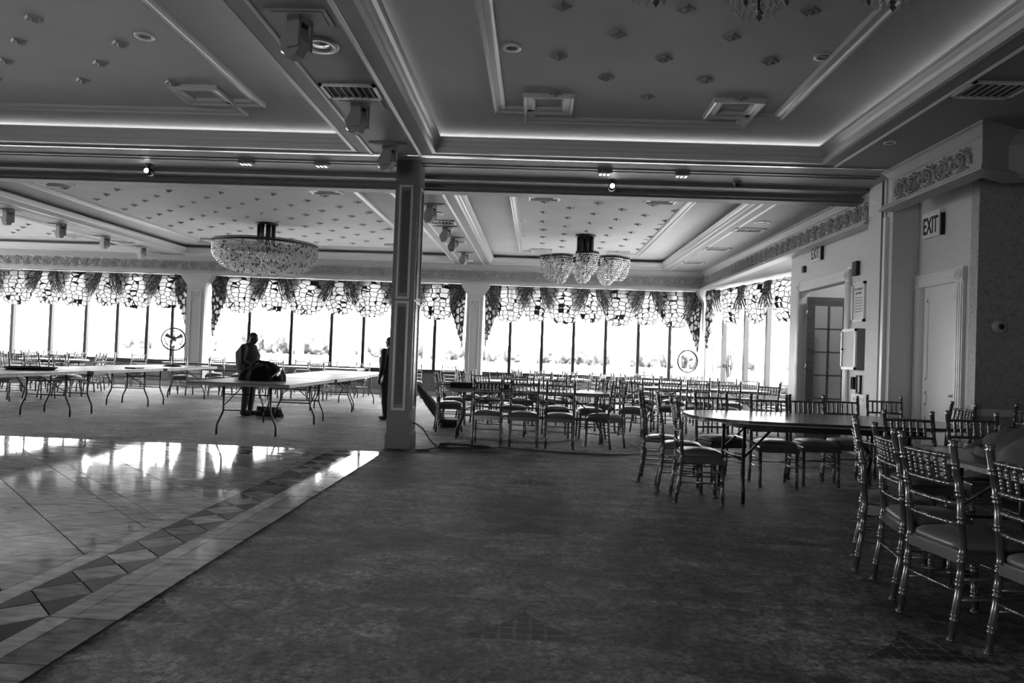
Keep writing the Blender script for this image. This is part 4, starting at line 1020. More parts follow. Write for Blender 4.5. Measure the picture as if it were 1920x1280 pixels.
# tray and fan on the plank tables, folded poles on the cord table
tr = MB().lathe([(0.02, 0.0), (0.34, 0.0), (0.4, 0.035), (0.42, 0.04), (0.4, 0.045), (0.33, 0.012), (0.02, 0.012)], 32).build('serving_tray', M_black); tr.location = (-8.55, 12.0, 0.775)
tag(tr, 'round black serving tray lying on the plank table', 'tray')
def fan(x, y, z, h, label, tall=False, rz=0.0, r=0.25):
    t = thing('table_fan' if not tall else 'pedestal_fan', label, 'fan', (x, y, z), rz)
    MB().lathe([(0.2, 0), (0.2, 0.015), (0.12, 0.04), (0.03, 0.06)], 20).build('base', M_black, t)
    MB().tube([(0, 0, 0.04), (0, 0, h)], 0.016, 8).build('pole', M_grey, t)
    MB().ell((0, 0.06, h), (0.07, 0.1, 0.07), 12, 8).build('motor', M_grey, t)
    g = MB()
    for rr, yy in ((r, -0.06), (r, -0.02), (r * 0.72, -0.1), (r * 0.4, -0.115)): g.tube([(rr * math.cos(a), yy, h + rr * math.sin(a)) for a in [2 * PI * k / 28 for k in range(29)]], 0.016 if rr == r else 0.006, 5)
    for k in range(20):
        a = 2 * PI * k / 20; g.tube([(0.04 * math.cos(a), -0.12, h + 0.04 * math.sin(a)), (r * 0.7 * math.cos(a), -0.1, h + r * 0.7 * math.sin(a)), (r * math.cos(a), -0.04, h + r * math.sin(a))], 0.002, 3)
    g.build('guard', M_metal, t)
    for k in range(3):
        a = 2 * PI * k / 3 + 0.5; b = MB(); c, s = math.cos(a), math.sin(a); pr = []
        for (q, w, tw) in ((0.04, 0.015, 0.02), (r * 0.5, 0.035, 0.015), (r * 0.8, 0.04, 0.008)):
            pr += [(q * c - w * s, -0.06 + tw, h + q * s + w * c), (q * c + w * s, -0.06 - tw, h + q * s - w * c)]
        b.add(pr, [(0, 1, 3, 2), (2, 3, 5, 4)], True); b.build('blade', M_steel, t)
    return t
fan(-8.25, 16.2, 0.77, 0.62, 'fan with a wire guard standing on the plank table', False, 0.5)
fan(4.15, 20.2, 0.0, 1.32, 'tall pedestal fan beside the corner column', True, 0.3, 0.3)
fan(5.05, 19.4, 0.0, 1.25, 'tall pedestal fan under the angled corner windows', True, 1.2, 0.3)
for k in range(6):
    pl_ = thing('folded_pole', 'tapered steel-tipped pole lying bundled on the table by the cords', 'pole', (-1.32 + 0.05 * (k % 3), 11.2 + 0.06 * (k % 3), 0.785 + 0.022 + 0.042 * (k // 3)), 0.05, 'bundle of poles on the cord table')
    MB().tube([(0.0, 0, 0), (0.9, 0, 0)], 0.02, 8).build('shaft', M_metal, pl_); MB().tube([(-0.22, 0, 0), (0.0, 0, 0)], 0.021, 8).build('tip', M_steel, pl_)
nb = MB().box(-0.11, 0.11, -0.15, 0.15, 0, 0.025).build('notebook', M_black); nb.location = (-8.0, 14.2, 0.77); tag(nb, 'small dark notebook on the plank table in the fan row', 'notebook')

# ================================================================== VACUUM CLEANER, CORDS
vc = thing('vacuum_cleaner', 'upright black vacuum cleaner leaning towards the pillar', 'vacuum cleaner', (-1.62, 12.95, 0), R(168))
# local +x = direction of the reclined handle
MB().box(-0.3, 0.08, -0.17, 0.17, 0.02, 0.11).prism([(-0.3, -0.17), (0.0, -0.17), (0.06, -0.08), (0.06, 0.08), (0.0, 0.17), (-0.3, 0.17)], 0.11, 0.15).build('floor_head', M_black, vc)
bod = MB(); P0, P1 = Vector((0.02, 0, 0.12)), Vector((0.56, 0, 0.74))
bod.tube([P0, P0.lerp(P1, 0.1), P0.lerp(P1, 0.5), P0.lerp(P1, 0.85), P1], [0.06, 0.12, 0.115, 0.07, 0.025], 14, True, 0.75); bod.build('dust_bag', mat('vacuum_bag_cloth', 0.025, 0.6), vc)
MB().tube([(0.5, 0, 0.68), (0.66, 0, 0.84), (0.74, 0, 0.885), (0.82, 0, 0.86)], 0.014, 8).build('handle', M_black, vc)
MB().tube([(0.06, 0.0, 0.06), (0.5, 0, 0.6)], 0.018, 8).build('spine', M_black, vc)
MB().tube([(0.6, 0.02, 0.76), (0.63, 0.05, 0.74), (0.62, 0.05, 0.71)], 0.007, 5).build('cord_hook', M_steel, vc)
for s in (-1, 1): MB().lathe([(0.04, -0.015), (0.04, 0.015)], 12, (-0.02, s * 0.185, 0.04), 'y').build('wheel', M_grey, vc)
def cord(name, pts, r, m, label):
    cu = bpy.data.curves.new(name, 'CURVE'); cu.dimensions = '3D'; cu.bevel_depth = r; cu.bevel_resolution = 2; cu.resolution_u = 6
    sp = cu.splines.new('NURBS'); sp.points.add(len(pts) - 1); sp.use_endpoint_u = True; sp.order_u = 4
    for p, q in zip(sp.points, pts): p.co = (q[0], q[1], q[2], 1)
    cu.materials.append(m); o = to_mesh(name, cu); return tag(o, label, 'cord') if label else o
M_cord = mat('cord_rubber', 0.05, 0.5); M_cord2 = mat('pale_cord', 0.3, 0.5)
pts = [(-1.68, 9.93, 0.34), (-1.6, 9.93, 0.34), (-1.5, 9.95, 0.25), (-1.42, 9.98, 0.08), (-1.3, 10.0, 0.012)]
for k in range(34):
    a = k * 0.42 + 2.0; rr = 0.3 + 0.06 * math.sin(k * 1.3); pts.append((-1.0 + rr * 1.25 * math.cos(a), 10.02 + rr * 0.55 * math.sin(a), 0.012 + 0.0012 * k))
pts += [(-1.3, 9.75, 0.03), (-1.5, 9.66, 0.012), (-1.62, 9.62, 0.012), (-1.5, 9.58, 0.012), (-1.38, 9.62, 0.012)]
cord('extension_cord', pts, 0.009, M_cord, 'dark extension cord plugged into the pillar and coiled on the carpet')
pts = [(-2.25, 12.8, 0.7), (-2.15, 12.5, 0.35), (-2.0, 12.1, 0.05), (-1.7, 11.8, 0.01), (-1.2, 11.4, 0.01), (-0.6, 11.1, 0.01), (0.1, 11.05, 0.01), (0.5, 11.3, 0.01), (0.75, 11.8, 0.01)]
vcd = cord('power_cord', pts, 0.007, M_cord2, None); vcd.parent = vc; vcd.matrix_parent_inverse = (Matrix.Translation(vc.location) @ Matrix.Rotation(vc.rotation_euler.z, 4, 'Z')).inverted()
pts = [(-0.62, 10.12, 0.01), (-0.5, 10.24, 0.02), (-0.35, 10.22, 0.01), (0.1, 10.12, 0.01), (0.5, 10.0, 0.01), (1.0, 9.95, 0.01), (1.35, 10.05, 0.01), (1.55, 10.4, 0.01), (1.6, 10.9, 0.01), (1.45, 11.4, 0.01), (1.5, 11.8, 0.01)]
cord('floor_cord', pts, 0.008, M_cord, 'cord running along the carpet behind the chair legs')

# ================================================================== CHANDELIERS
def octa(b, c, r, h):
    x, y, z = c; b.add([(x + r, y, z), (x, y + r, z), (x - r, y, z), (x, y - r, z), (x, y, z + h), (x, y, z - h)], [(0, 1, 4), (1, 2, 4), (2, 3, 4), (3, 0, 4), (1, 0, 5), (2, 1, 5), (3, 2, 5), (0, 3, 5)])
M_crystal2 = mat('crystal_dark_glitter', 0.06, 0.08, spec=0.8)  # dark drops paint in the light-and-dark sparkle of refraction
def bowl_drops(R0, H, rows, pitch, p=2.2, size=0.016):
    b = MB()
    for j in range(rows):
        t = (j + 0.3) / rows; rr = R0 * max(0.06, (1 - t ** p)) ** (1 / 2.2); n = max(8, int(2 * PI * rr / pitch)); z = -t * H
        for k in range(n):
            b.cm = 1 if random.random() < 0.14 else 0
            a = 2 * PI * (k + 0.5 * (j % 2)) / n; octa(b, (rr * math.cos(a), rr * math.sin(a), z), size * random.uniform(0.8, 1.15), size * 1.55)
    return b.mesh('crystal_drops', [M_crystal, M_crystal2])
def bowl_inner(R0, H, p=2.2):
    prof = [(0.9 * R0 * max(0.02, (1 - t ** p)) ** (1 / 2.2), -t * H * 0.96) for t in [k / 10 for k in range(11)]]
    return MB().lathe(prof, 32, caps=False).mesh('inner_bowl', M_crystal)
M_brass = mat('antique_brass', 0.035, 0.35, metal=0.5)
def rim_mesh(r, h=0.05, n=40):
    b = MB(); b.lathe([(r, 0), (r + 0.012, 0.005), (r + 0.012, h * 0.25), (r, h * 0.3)], n, caps=False); b.lathe([(r, h * 0.75), (r + 0.012, h * 0.8), (r + 0.012, h), (r, h)], n, caps=False)
    m = int(r * 60)
    for k in range(m):
        a = 2 * PI * k / m; b.tube([(r * math.cos(a), r * math.sin(a), h * 0.25), (r * math.cos(a), r * math.sin(a), h * 0.8)], 0.006, 4)
    b.lathe([(r - 0.01, h * 0.3), (r - 0.01, h * 0.7)], n, caps=False)
    return b.mesh('rim', M_brass)
LOBE = bowl_drops(0.25, 0.5, 11, 0.04, size=0.0155); LRIM = rim_mesh(0.255, 0.055); LIN = MB().tube([(0, 0, -0.48), (0, 0, 0.0)], 0.008, 5).mesh('spindle_rod', M_brass)
def lobed(cx, cy, label, low=0.0):
    t = thing('chandelier', label, 'chandelier', (cx, cy, TC))
    MB().lathe([(0.24, 0), (0.24, -0.03), (0.2, -0.05)], 24).build('ceiling_plate', M_brass, t)
    for k in range(8):
        a = 2 * PI * k / 8 + 0.2; MB().tube([(0.16 * math.cos(a), 0.16 * math.sin(a), -0.04), (0.16 * math.cos(a), 0.16 * math.sin(a), -0.42)], 0.045, 8).build('stem_tube', M_brass, t)
    MB().lathe([(0.14, -0.4), (0.2, -0.5), (0.22, -0.58), (0.12, -0.66), (0.02, -0.7)], 20).build('hub', M_brass, t)
    for k in range(8):
        a = 2 * PI * k / 8; c, s = math.cos(a), math.sin(a); q = 0.8; dz = -0.56 - 0.05 * (k % 2) - low
        MB().tube([(0.17 * c, 0.17 * s, -0.5), (0.35 * c, 0.35 * s, -0.6), (0.6 * c, 0.6 * s, dz - 0.02)], 0.025, 6).build('arm', M_brass, t)
        l = link('rim', LRIM, t, (q * c, q * s, dz)); d = link('crystal_drops', LOBE, l); d['kind'] = 'stuff'; link('spindle_rod', LIN, l)
    return t
lobed(1.05, 17.1, 'lobed crystal chandelier of small beaded bowls below the carpet bay tray')
lobed(1.05, 2.85, 'lobed crystal chandelier hanging over the open carpet between pillar and exit sign wall', 0.06)
bc = thing('chandelier', 'wide crystal bowl chandelier with beaded rim above the plank tables', 'chandelier', (-6.47, 16.85, TC))
MB().lathe([(0.26, 0), (0.26, -0.03), (0.2, -0.05)], 24).build('ceiling_plate', M_brass, bc)
for k in range(7): a = 2 * PI * k / 7; MB().tube([(0.17 * math.cos(a), 0.17 * math.sin(a), -0.04), (0.17 * math.cos(a), 0.17 * math.sin(a), -0.5)], 0.045, 8).build('stem_tube', M_brass, bc)
for k in range(6): a = 2 * PI * k / 6; MB().tube([(0.15 * math.cos(a), 0.15 * math.sin(a), -0.5), (1.18 * math.cos(a), 1.18 * math.sin(a), -0.52)], 0.012, 5).build('spoke', M_brass, bc)
BR = link('rim', rim_mesh(1.19, 0.08, 72), bc, (0, 0, -0.55))
bd = link('crystal_drops', bowl_drops(1.18, 0.66, 17, 0.048, 3.0, 0.021), BR); bd['kind'] = 'stuff'
link('inner_drops', bowl_drops(0.8, 0.6, 9, 0.07, 3.0, 0.022), BR)['kind'] = 'stuff'
lobe_far = lobed(-6.47, 2.85, 'lobed crystal chandelier above the dance floor')

# ================================================================== CEILING FIXTURES
M_scan = mat('grey_fixture_paint', 0.3, 0.45)
def moving_light(x, y, lab, aim=0.6):
    t = thing('moving_light', lab, 'stage light', (x, y, SO), R(68), 'moving lights on the soffits')
    pp_ = MB().box(-0.24, 0.24, -0.14, 0.14, -0.014, 0).build('mounting_plate', M_scan, t); pp_.rotation_euler = (0, 0, R(-68))
    pp_ = MB().box(-0.2, 0.2, -0.11, 0.11, -0.02, -0.014).build('inner_plate', M_soffit, t); pp_.rotation_euler = (0, 0, R(-68))
    y_ = MB(); y_.box(-0.085, -0.055, -0.06, 0.06, -0.26, -0.02); y_.box(0.055, 0.085, -0.06, 0.06, -0.26, -0.02); y_.box(-0.085, 0.085, -0.06, 0.06, -0.06, -0.02); y_.build('yoke', M_scan, t)
    h = MB(); pr = [(-0.1, -0.02), (-0.1, -0.14), (-0.03, -0.2), (0.1, -0.13), (0.1, 0.04), (0.0, 0.06)]
    ca, sa = math.cos(aim), math.sin(aim); q = [(-0.0 + a * ca - b * sa, -0.2 + a * sa + b * ca + 0.06) for a, b in pr]
    h.add([(-0.052, a, b) for a, b in q] + [(0.052, a, b) for a, b in q], [tuple(range(6)), tuple(range(11, 5, -1))] + [(k, (k + 1) % 6, 6 + (k + 1) % 6, 6 + k) for k in range(6)]); hd = h.build('head', M_scan, t)
    mid = ((q[2][0] + q[3][0]) / 2, (q[2][1] + q[3][1]) / 2); MB().lathe([(0.045, -0.01), (0.045, 0.01)], 12, (0, mid[0], mid[1])).build('lens', M_steel, hd)
    return t
for y, lab in ((5.6, 'first grey moving light on the middle soffit, beside the large downlight'), (7.55, 'grey moving light on the middle soffit just behind the air vent'), (9.1, 'grey moving light on the middle soffit above the pillar'), (12.75, 'grey moving light on the carpet bay soffit beside a lit-ring downlight'), (14.95, 'grey moving light on the carpet bay soffit behind an air vent'), (16.35, 'grey moving light turned side on beside an air vent'), (18.7, 'grey moving light on the soffit nearest the river frieze')): moving_light(-1.955, y, lab)
for y in (14.5, 16.15, 17.85, 19.55): moving_light(-10.95, y, 'grey moving light in the row on the far plank-side soffit')
def downlight(x, y, z, r, lab, group='recessed downlights'):
    t = thing('downlight', lab, 'light', (x, y, z), 0, group)
    MB().lathe([(r * 0.62, -0.004), (r * 0.66, -0.012), (r, -0.012), (r * 1.02, 0.0)], 24, caps=False).build('ring', M_trimw, t)
    MB().lathe([(r * 0.6, -0.004), (r * 0.5, 0.03), (r * 0.2, 0.05)], 20).build('reflector', M_scan if r < 0.12 else M_steel, t)
for x, y, z, r, lab in ((-1.955, 6.12, SO, 0.16, 'large round downlight beside the first moving light'), (-1.98, 13.5, SO, 0.15, 'round downlight with a bright ring on the carpet bay soffit'), (-2.03, 20.3, SO, 0.15, 'round downlight next to the river frieze'), (3.96, 8.42, SO, 0.07, 'tiny round downlight near the wallpaper wall frieze'), (4.04, 13.4, SO, 0.15, 'round downlight with a bright ring above the glass door'),
    (-0.336, 6.73, TC, 0.09, 'small ceiling downlight near the vented soffit side of the rosette tray'), (2.56, 6.77, TC, 0.09, 'small ceiling downlight near the frieze side of the rosette tray'), (-3.8, 6.66, TC, 0.09, 'small ceiling downlight in the dance floor tray')): downlight(x, y, z, r, lab)
for x, y in ((-3.73, 15.3), (-3.75, 17.2), (-9.59, 15.0), (-9.59, 17.0)): downlight(x, y, TC, 0.09, 'small ceiling downlight among the rosettes above the plank tables')
for x, y in ((-0.43, 15.45), (-0.42, 17.45), (2.55, 15.45), (2.55, 17.45)): downlight(x, y, TC, 0.09, 'small ceiling downlight among the rosettes round the lobed chandelier')
def vent(x, y, lab, w=0.28, d=0.2, dark=True):
    t = thing('air_vent', lab, 'vent', (x, y, SO), 0, 'ceiling air vents')
    f = MB(); e = 0.035
    for (a, b, c, g) in ((-w, w, -d, -d + e), (-w, w, d - e, d), (-w, -w + e, -d, d), (w - e, w, -d, d)): f.box(a, b, c, g, -0.02, 0)
    f.build('frame', M_trimw, t); box('duct', (-w + e, w - e, -d + e, d - e, -0.003, 0.0), M_black, t)
    for k in range(7): xx = -w + e + (2 * w - 2 * e) * (k + 0.5) / 7; MB().add([(xx - 0.03, -d + e, -0.016), (xx + 0.01, -d + e, -0.002), (xx + 0.01, d - e, -0.002), (xx - 0.03, d - e, -0.016)], [(0, 1, 2, 3)]) if False else box('slat', (xx - 0.012, xx + 0.004, -d + e, d - e, -0.016, -0.003), M_soffit, t)
for x, y, lab in ((-1.96, 7.2, 'square air vent on the middle soffit between moving lights'), (-2.0, 14.4, 'air vent on the carpet bay soffit under a moving light'), (-2.02, 16.75, 'air vent on the carpet bay soffit beside the side-on moving light'), (4.08, 6.75, 'air vent on the frieze-side soffit over the dark carpet'), (4.03, 14.2, 'air vent on the frieze-side soffit next to the ring downlight'), (4.03, 16.7, 'air vent in the middle of the frieze-side soffit'), (4.0, 19.2, 'air vent on the frieze-side soffit near the corner column'), (-10.95, 18.8, 'air vent on the far plank-side soffit')): vent(x, y, lab)
def spot(x, y, lab):
    t = thing('spot_light', lab, 'spot light', (x, y, SO), 0, 'small spot lights under the cross beam')
    MB().lathe([(0.05, 0), (0.05, -0.015)], 14).build('mount', M_black, t); MB().tube([(0, 0, -0.015), (0, 0, -0.06)], 0.015, 6).build('stem', M_black, t)
    MB().lathe([(0.03, -0.07), (0.055, -0.05), (0.055, 0.06), (0.045, 0.07)], 14, (0, 0, -0.11), 'y').build('barrel', M_metal, t)
    MB().ell((0, -0.065, -0.11), (0.035, 0.02, 0.035), 10, 6).build('lens', M_lamp, t)
M_lamp = emit('lit_lamp_lens', 0.9, 4.0)
spot(-5.78, 10.4, 'small spot light under the cross beam above the dance floor'); spot(1.0, 10.52, 'small spot light under the cross beam above the carpet')
for x in (-4.18, -3.1, 0.85, 1.91):
    t = thing('track_trolley', 'small steel trolley riding the partition track ' + ('above the dance floor' if x < 0 else 'above the carpet'), 'trolley', (x, 10.02, SO - 0.012), 0, 'trolleys on the partition track')
    MB().box(-0.1, 0.1, -0.05, 0.05, -0.035, 0).build('body', M_grey, t)
    for k in range(3): box('plate', (-0.08 + 0.055 * k, -0.045 + 0.055 * k, -0.055, 0.055, -0.05, -0.035), M_steel, t)
dc = thing('dome_camera', 'small dark dome camera under the cross beam', 'camera', (2.78, 10.45, SO)); MB().lathe([(0.06, 0), (0.06, -0.03)], 16).build('mount', M_grey, dc); MB().ell((0, 0, -0.04), (0.045, 0.045, 0.045), 12, 8).build('dome', M_black, dc)

# ================================================================== THINGS ON THE WALLS
def text(s, size, loc, rot, m, parent, name='lettering', ext=0.002, off=0.0):
    cu = bpy.data.curves.new(name, 'FONT'); cu.body = s; cu.size = size; cu.align_x = 'CENTER'; cu.align_y = 'CENTER'; cu.extrude = ext
    cu.offset = off; cu.materials.append(m); o = to_mesh(name, cu); o.parent = parent; o.location = loc; o.rotation_euler = rot; return o
def exit_sign(x, y, z, w, h, lab):
    t = thing('exit_sign', lab, 'exit sign', (x, y, z))
    MB().box(-0.06, 0, -w, w, -h, h).build('housing', M_white, t); MB().box(-0.07, -0.0, -w - 0.015, w + 0.015, h, h + 0.05).build('canopy', M_white, t)
    MB().box(-0.066, -0.06, -w + 0.02, w - 0.02, -h + 0.03, h - 0.03).build('face', mat('sign_face', 0.8, 0.4), t)
    MB().box(-0.05, 0.0, -w - 0.02, -w, -h, h).build('side', M_black, t)
    e = text('EXIT', 0.235, (-0.068, 0, -0.0), (PI / 2, 0, -PI / 2), M_black, t, off=0.004); e.scale = (w * 2 / 0.55, 1.28 * h / 0.14, 1)
exit_sign(5.1, 9.55, 3.19, 0.2, 0.14, 'exit sign above the closed white door')
exit_sign(4.9, 12.92, 3.3, 0.2, 0.13, 'exit sign above the open glass door')
sq = MB().box(-0.05, 0, -0.05, 0.05, -0.06, 0.06).build('wall_sensor', M_metal); sq.location = (4.9, 13.55, 3.1); tag(sq, 'small square sensor on the wall beside the exit sign over the glass door', 'sensor')
wlmp = thing('emergency_lamp', 'small black emergency lamp on an arm beside the glass door casing', 'lamp', (4.9, 11.35, 2.86)); MB().box(-0.06, 0, -0.08, 0.06, -0.12, 0.1).build('housing', M_black, wlmp); MB().tube([(-0.04, 0.06, 0.02), (-0.05, 0.2, 0.02)], 0.02, 6).build('arm', M_trimw, wlmp)
def frame_on_wall(name, y0, y1, z0, z1, lab, cat, d=0.03, w=0.03, fm=M_trimw, pm=None):
    t = thing(name, lab, cat, (4.9, (y0 + y1) / 2, (z0 + z1) / 2)); a, b = (y1 - y0) / 2, (z1 - z0) / 2
    for (p, q, r_, s_) in ((-a, a, -b, -b + w), (-a, a, b - w, b), (-a, -a + w, -b, b), (a - w, a, -b, b)): box('frame', (-d, 0, p, q, r_, s_), fm, t)
    box('sheet', (-d * 0.4, 0, -a + w, a - w, -b + w, b - w), pm or mat('paper', 0.8, 0.6), t); return t, a, b
t, a, b = frame_on_wall('framed_notice', 11.03, 11.47, 2.02, 2.63, 'framed occupancy notice beside the glass door', 'notice', 0.035, 0.04)
M_ink = mat('grey_ink', 0.12, 0.7)
text('OCCUPANCY', 0.052, (-0.016, 0, 0.2), (PI / 2, 0, -PI / 2), M_ink, t, ext=0.001); text('BY MORE', 0.05, (-0.016, 0, 0.135), (PI / 2, 0, -PI / 2), M_ink, t, ext=0.001)
for k in range(6): box('text_line', (-0.0145, -0.012, -0.14 + 0.01 * (k % 2), 0.14, 0.06 - 0.042 * k, 0.075 - 0.042 * k), mat('faint_ink', 0.35, 0.7), t)
kb = thing('wall_cabinet', 'shallow white wall cabinet with a small black latch', 'cabinet', (4.9, 11.24, 1.6))
MB().box(-0.14, 0, -0.26, 0.26, -0.31, 0.31).build('body', mat('cabinet_side_paint', 0.2, 0.5), kb)
kd = MB(); w = 0.04
for (p, q, r_, s_) in ((-0.26, 0.26, -0.31, -0.31 + w), (-0.26, 0.26, 0.31 - w, 0.31), (-0.26, -0.26 + w, -0.31, 0.31), (0.26 - w, 0.26, -0.31, 0.31)): kd.box(-0.165, -0.14, p, q, r_, s_)
kdo = kd.build('door', M_trimw, kb); box('door_panel', (-0.146, -0.14, -0.22, 0.22, -0.27, 0.27), M_wallp, kdo); MB().ell((-0.17, 0.18, 0.0), (0.02, 0.014, 0.014), 8, 6).build('latch', M_black, kdo)
frame_on_wall('wall_switch', 11.3, 11.37, 0.99, 1.18, 'small switch box under the wall cabinet, beside the casing', 'switch', 0.05, 0.012, M_black)
frame_on_wall('small_frame', 11.1, 11.24, 0.93, 1.21, 'narrow framed card under the wall cabinet', 'picture', 0.03, 0.02, M_black)
th = thing('wall_strobe', 'round white alarm sounder on the dark wallpaper wall', 'alarm', (5.35, 8.62, 1.86)); MB().lathe([(0.09, 0), (0.09, -0.03), (0.06, -0.05), (0.02, -0.055)], 20, axis='y').build('housing', mat('alarm_housing', 0.5, 0.4), th); MB().lathe([(0.03, -0.05), (0.03, -0.07)], 12, axis='y').build('lens', M_black, th)

# ================================================================== PEOPLE
M_skin = mat('dark_skin', 0.035, 0.45); M_jeans = mat('blue_jeans', 0.05, 0.8, nscale=30, namt=0.3); M_shirt = mat('black_shirt', 0.01, 0.75); M_shirt2 = mat('charcoal_shirt', 0.02, 0.8); M_shoe = mat('black_shoe', 0.008, 0.5); M_hair = mat('short_black_hair', 0.008, 0.9)
def limb(b, p, q, r0, r1, n=10):
    p, q = Vector(p), Vector(q); b.tube([p, p.lerp(q, 0.25), p.lerp(q, 0.6), q], [r0, r0 * 1.06, (r0 + r1) / 2 * 1.02, r1], n)
    b.ell(p, (r0, r0, r0), 8, 6); b.ell(q, (r1, r1, r1), 8, 6)
def hand(b, w, d, up, grip=0.5, s=1.0):
    """palm and five bent fingers; w wrist point, d direction of the hand, up = back of the hand"""
    w, d, up = Vector(w), Vector(d).normalized(), Vector(up).normalized(); side = d.cross(up).normalized()
    pc = w + d * 0.045 * s
    rot = Matrix((side, d, up)).transposed(); b.ell(pc, (0.04 * s, 0.052 * s, 0.018 * s), 10, 8, rot)
    for k, L in enumerate((0.066, 0.078, 0.073, 0.056)):
        o = pc + side * (0.03 - 0.02 * k) * s + d * 0.04 * s; c1 = math.cos(grip); s1 = math.sin(grip)
        p1 = o + (d * c1 - up * s1) * L * 0.45 * s; p2 = p1 + (d * math.cos(grip * 2.2) - up * math.sin(grip * 2.2)) * L * 0.32 * s; p3 = p2 + (d * math.cos(grip * 3) - up * math.sin(grip * 3)) * L * 0.26 * s
        b.tube([o, p1, p2, p3], [0.0095 * s, 0.009 * s, 0.0085 * s, 0.007 * s], 7)
    o = pc + side * 0.034 * s - d * 0.015 * s; p1 = o + (side * 0.75 + d * 0.55 - up * 0.35).normalized() * 0.036 * s; p2 = p1 + (d * 0.9 - up * 0.6).normalized() * 0.03 * s
    b.tube([o, p1, p2], [0.013 * s, 0.011 * s, 0.009 * s], 7)
def person(name, label, loc, rz, H, spec):
    """faces local +x; spec gives joint positions for a 1.0-high figure"""
    b = MB(); J = {k: Vector(v) for k, v in spec['J'].items()}
    # torso
    b.tube([J['pelvis'] + Vector((0, 0, -0.03)), J['pelvis'] + Vector((0.0, 0, 0.04)), J['waist'], J['chest'], J['chest'] + (J['neck'] - J['chest']) * 0.6, J['neck']], [0.085, 0.105, 0.1 * spec['girth'], 0.112 * spec['girth'], 0.085, 0.036], 16, True, 1.28)
    b.ell(J['waist'] + Vector((0.03 * spec['girth'], 0, -0.01)), (0.085 * spec['girth'], 0.11 * spec['girth'], 0.1), 14, 10)
    for s, sd in ((-1, 'R'), (1, 'L')):
        b.ell(J['sho' + sd], (0.05, 0.052, 0.05), 10, 8)
        limb(b, J['sho' + sd], J['elb' + sd], 0.042, 0.033); limb(b, J['elb' + sd], J['wri' + sd], 0.031, 0.02)
        hand(b, J['wri' + sd], J['hd' + sd], J['hu' + sd], spec.get('grip', 0.6), 0.62)
        limb(b, J['hip' + sd], J['kne' + sd], 0.07, 0.047); limb(b, J['kne' + sd], J['ank' + sd], 0.044, 0.03)
        f = J['ank' + sd]; b.ell((f.x + 0.035, f.y, 0.02), (0.075, 0.03, 0.022), 10, 6); b.ell((f.x - 0.01, f.y, 0.03), (0.035, 0.028, 0.03), 8, 6)
    # neck and head
    hc = J['head']; tl = Matrix.Rotation(spec.get('nod', 0.0), 3, 'Y')
    b.tube([J['neck'] - Vector((0, 0, 0.02)), J['neck'].lerp(hc, 0.6)], [0.037, 0.034], 10)
    def hp(x, y, z): return hc + tl @ Vector((x, y, z))
    b.ell(hp(-0.004, 0, 0.012), (0.058, 0.046, 0.056), 18, 14, tl); b.ell(hp(0.018, 0, -0.028), (0.036, 0.035, 0.042), 14, 10, tl)
    b.ell(hp(0.03, 0, -0.055), (0.018, 0.02, 0.014), 10, 8, tl); b.ell(hp(0.057, 0, -0.012), (0.012, 0.008, 0.015), 8, 6, tl)
    b.ell(hp(0.048, 0, 0.008), (0.012, 0.034, 0.008), 10, 6, tl); b.ell(hp(0.05, 0, -0.036), (0.009, 0.015, 0.005), 8, 6, tl)
    for s in (-1, 1): b.ell(hp(-0.006, s * 0.046, -0.006), (0.012, 0.006, 0.017), 8, 6, tl)
    me = b.mesh(name, M_shirt); o = link(name, me); tag(o, label, 'person')
    md = o.modifiers.new('fuse', 'REMESH'); md.mode = 'VOXEL'; md.voxel_size = 0.0075
    sm = o.modifiers.new('smooth', 'SMOOTH'); sm.iterations = 2; sm.factor = 0.5
    dg = bpy.context.evaluated_depsgraph_get(); nm = bpy.data.meshes.new_from_object(o.evaluated_get(dg)); o.modifiers.clear(); o.data = nm
    nm.materials.clear()
    for m in (spec['top'], spec['legs'], M_skin, M_shoe, M_hair): nm.materials.append(m)
    for p in nm.polygons:
        c = p.center; mi = 0; hl = tl.inverted() @ (c - hc)
        if c.z < 0.055: mi = 3
        elif c.z < spec['J']['pelvis'][2] + 0.0 and min((c - J['wriL']).length, (c - J['wriR']).length) > 0.09: mi = 1
        elif min((c - (J['wriL'] + J['hdL'].normalized() * 0.04)).length, (c - (J['wriR'] + J['hdR'].normalized() * 0.04)).length) < 0.07: mi = 2
        elif c.z > J['neck'].z + 0.005 and hl.length < 0.12:
            mi = 4 if (hl.z > spec['hair'] + 0.5 * max(0, hl.x)) or (hl.x < -0.03 and hl.z > -0.02) else 2
        p.material_index = mi; p.use_smooth = True
    # eyes
    for s in (-1, 1):
        e = MB().ell(hp(0.049, s * 0.018, -0.001), (0.006, 0.008, 0.006), 8, 6).build('eye', mat('eye', 0.5, 0.2), o)
    o.scale = (H, H, H); o.location = loc; o.rotation_euler = (0, 0, rz); return o
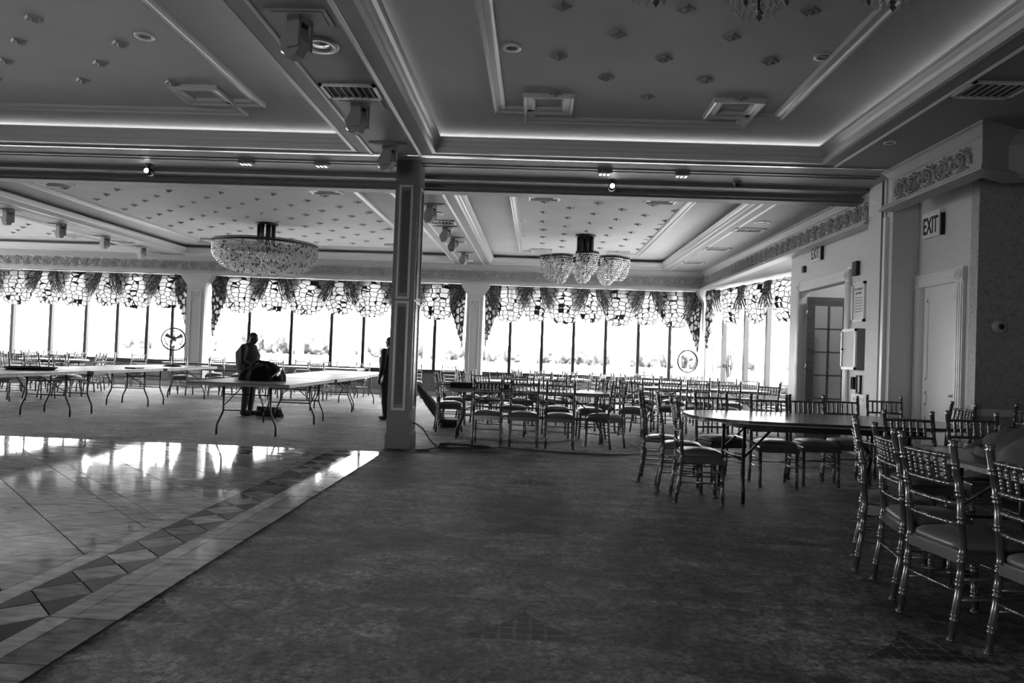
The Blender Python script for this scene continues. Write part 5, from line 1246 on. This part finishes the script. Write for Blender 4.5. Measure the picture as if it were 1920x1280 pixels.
man = {'girth': 1.08, 'grip': 0.9, 'nod': 0.18, 'hair': 0.035, 'top': M_shirt2, 'legs': M_jeans, 'J': {
    'pelvis': (0.0, 0, 0.51), 'waist': (-0.01, 0, 0.61), 'chest': (-0.005, 0, 0.74), 'neck': (0.02, 0, 0.865), 'head': (0.055, 0, 0.935),
    'shoR': (0.0, -0.125, 0.81), 'elbR': (0.01, -0.165, 0.65), 'wriR': (0.13, -0.1, 0.6), 'hdR': (0.8, 0.5, -0.1), 'huR': (0.1, -0.4, 0.9),
    'shoL': (0.0, 0.125, 0.81), 'elbL': (0.03, 0.165, 0.66), 'wriL': (0.14, 0.09, 0.63), 'hdL': (0.8, -0.5, 0.0), 'huL': (0.1, 0.4, 0.9),
    'hipR': (0.0, -0.06, 0.49), 'kneR': (0.025, -0.065, 0.275), 'ankR': (0.0, -0.07, 0.05), 'hipL': (0.0, 0.06, 0.49), 'kneL': (0.03, 0.065, 0.275), 'ankL': (0.015, 0.075, 0.05)}}
mo = person('person', 'person in dark shirt and jeans leaning on a broom beside the plank tables', (-5.47, 13.6, 0), R(-4), 1.56, man)
p2 = {'girth': 1.2, 'grip': 0.4, 'nod': 0.1, 'hair': 0.02, 'top': M_shirt, 'legs': M_black, 'J': {
    'pelvis': (0.0, 0, 0.51), 'waist': (0.0, 0, 0.61), 'chest': (-0.01, 0, 0.74), 'neck': (0.005, 0, 0.865), 'head': (0.03, 0, 0.935),
    'shoR': (-0.01, -0.13, 0.81), 'elbR': (-0.03, -0.17, 0.64), 'wriR': (0.03, -0.16, 0.5), 'hdR': (0.25, 0.1, -1), 'huR': (0.1, -1, 0.0),
    'shoL': (-0.01, 0.13, 0.81), 'elbL': (-0.03, 0.17, 0.64), 'wriL': (0.03, 0.16, 0.5), 'hdL': (0.25, -0.1, -1), 'huL': (0.1, 1, 0.0),
    'hipR': (0.0, -0.06, 0.49), 'kneR': (0.02, -0.065, 0.275), 'ankR': (0.0, -0.07, 0.05), 'hipL': (0.0, 0.06, 0.49), 'kneL': (0.02, 0.065, 0.275), 'ankL': (0.0, 0.07, 0.05)}}
person('person', 'person in black clothes standing behind the pillar', (-2.8, 13.9, 0), R(150), 1.58, p2)
# broom held by the man
bm_ = thing('push_broom', 'long-handled push broom held by the person in jeans', 'broom', (-5.12, 13.55, 0), R(-12))
MB().tube([(-0.28, -0.14, 1.24), (0.0, 0, 0.16)], 0.013, 8).build('handle', mat('broom_handle_wood', 0.35, 0.5), bm_)
MB().box(-0.1, 0.34, -0.06, 0.06, 0.13, 0.18).build('block', M_black, bm_)
br_ = MB()
for i in range(14):
    for j in range(3): x0 = -0.1 + 0.44 * i / 13; br_.tube([(x0, -0.04 + 0.04 * j, 0.135), (x0 * 1.15, -0.055 + 0.055 * j, 0.002)], 0.016, 5)
br_.build('bristles', M_black, bm_)
# unseen fill light added to brighten the lobby and the door leaf
lt_ = thing('lobby_fill_light', 'unseen round fill light added on the lobby ceiling behind the glass door', 'lamp', (6.3, 12.6, TC))
MB().lathe([(0.16, 0), (0.16, -0.03), (0.1, -0.05)], 20).build('plate', M_white, lt_)
MB().ell((0, 0, -0.08), (0.12, 0.12, 0.07), 16, 10).build('shade', emit('fill_light_globe', 0.9, 3.0), lt_)
ll = bpy.data.lights.new('lobby_fill_point', 'POINT'); ll.energy = 12; ll.shadow_soft_size = 0.12; lo = bpy.data.objects.new('lobby_fill_point', ll); COL.objects.link(lo); lo.parent = lt_; lo.location = (0, 0, -0.3)
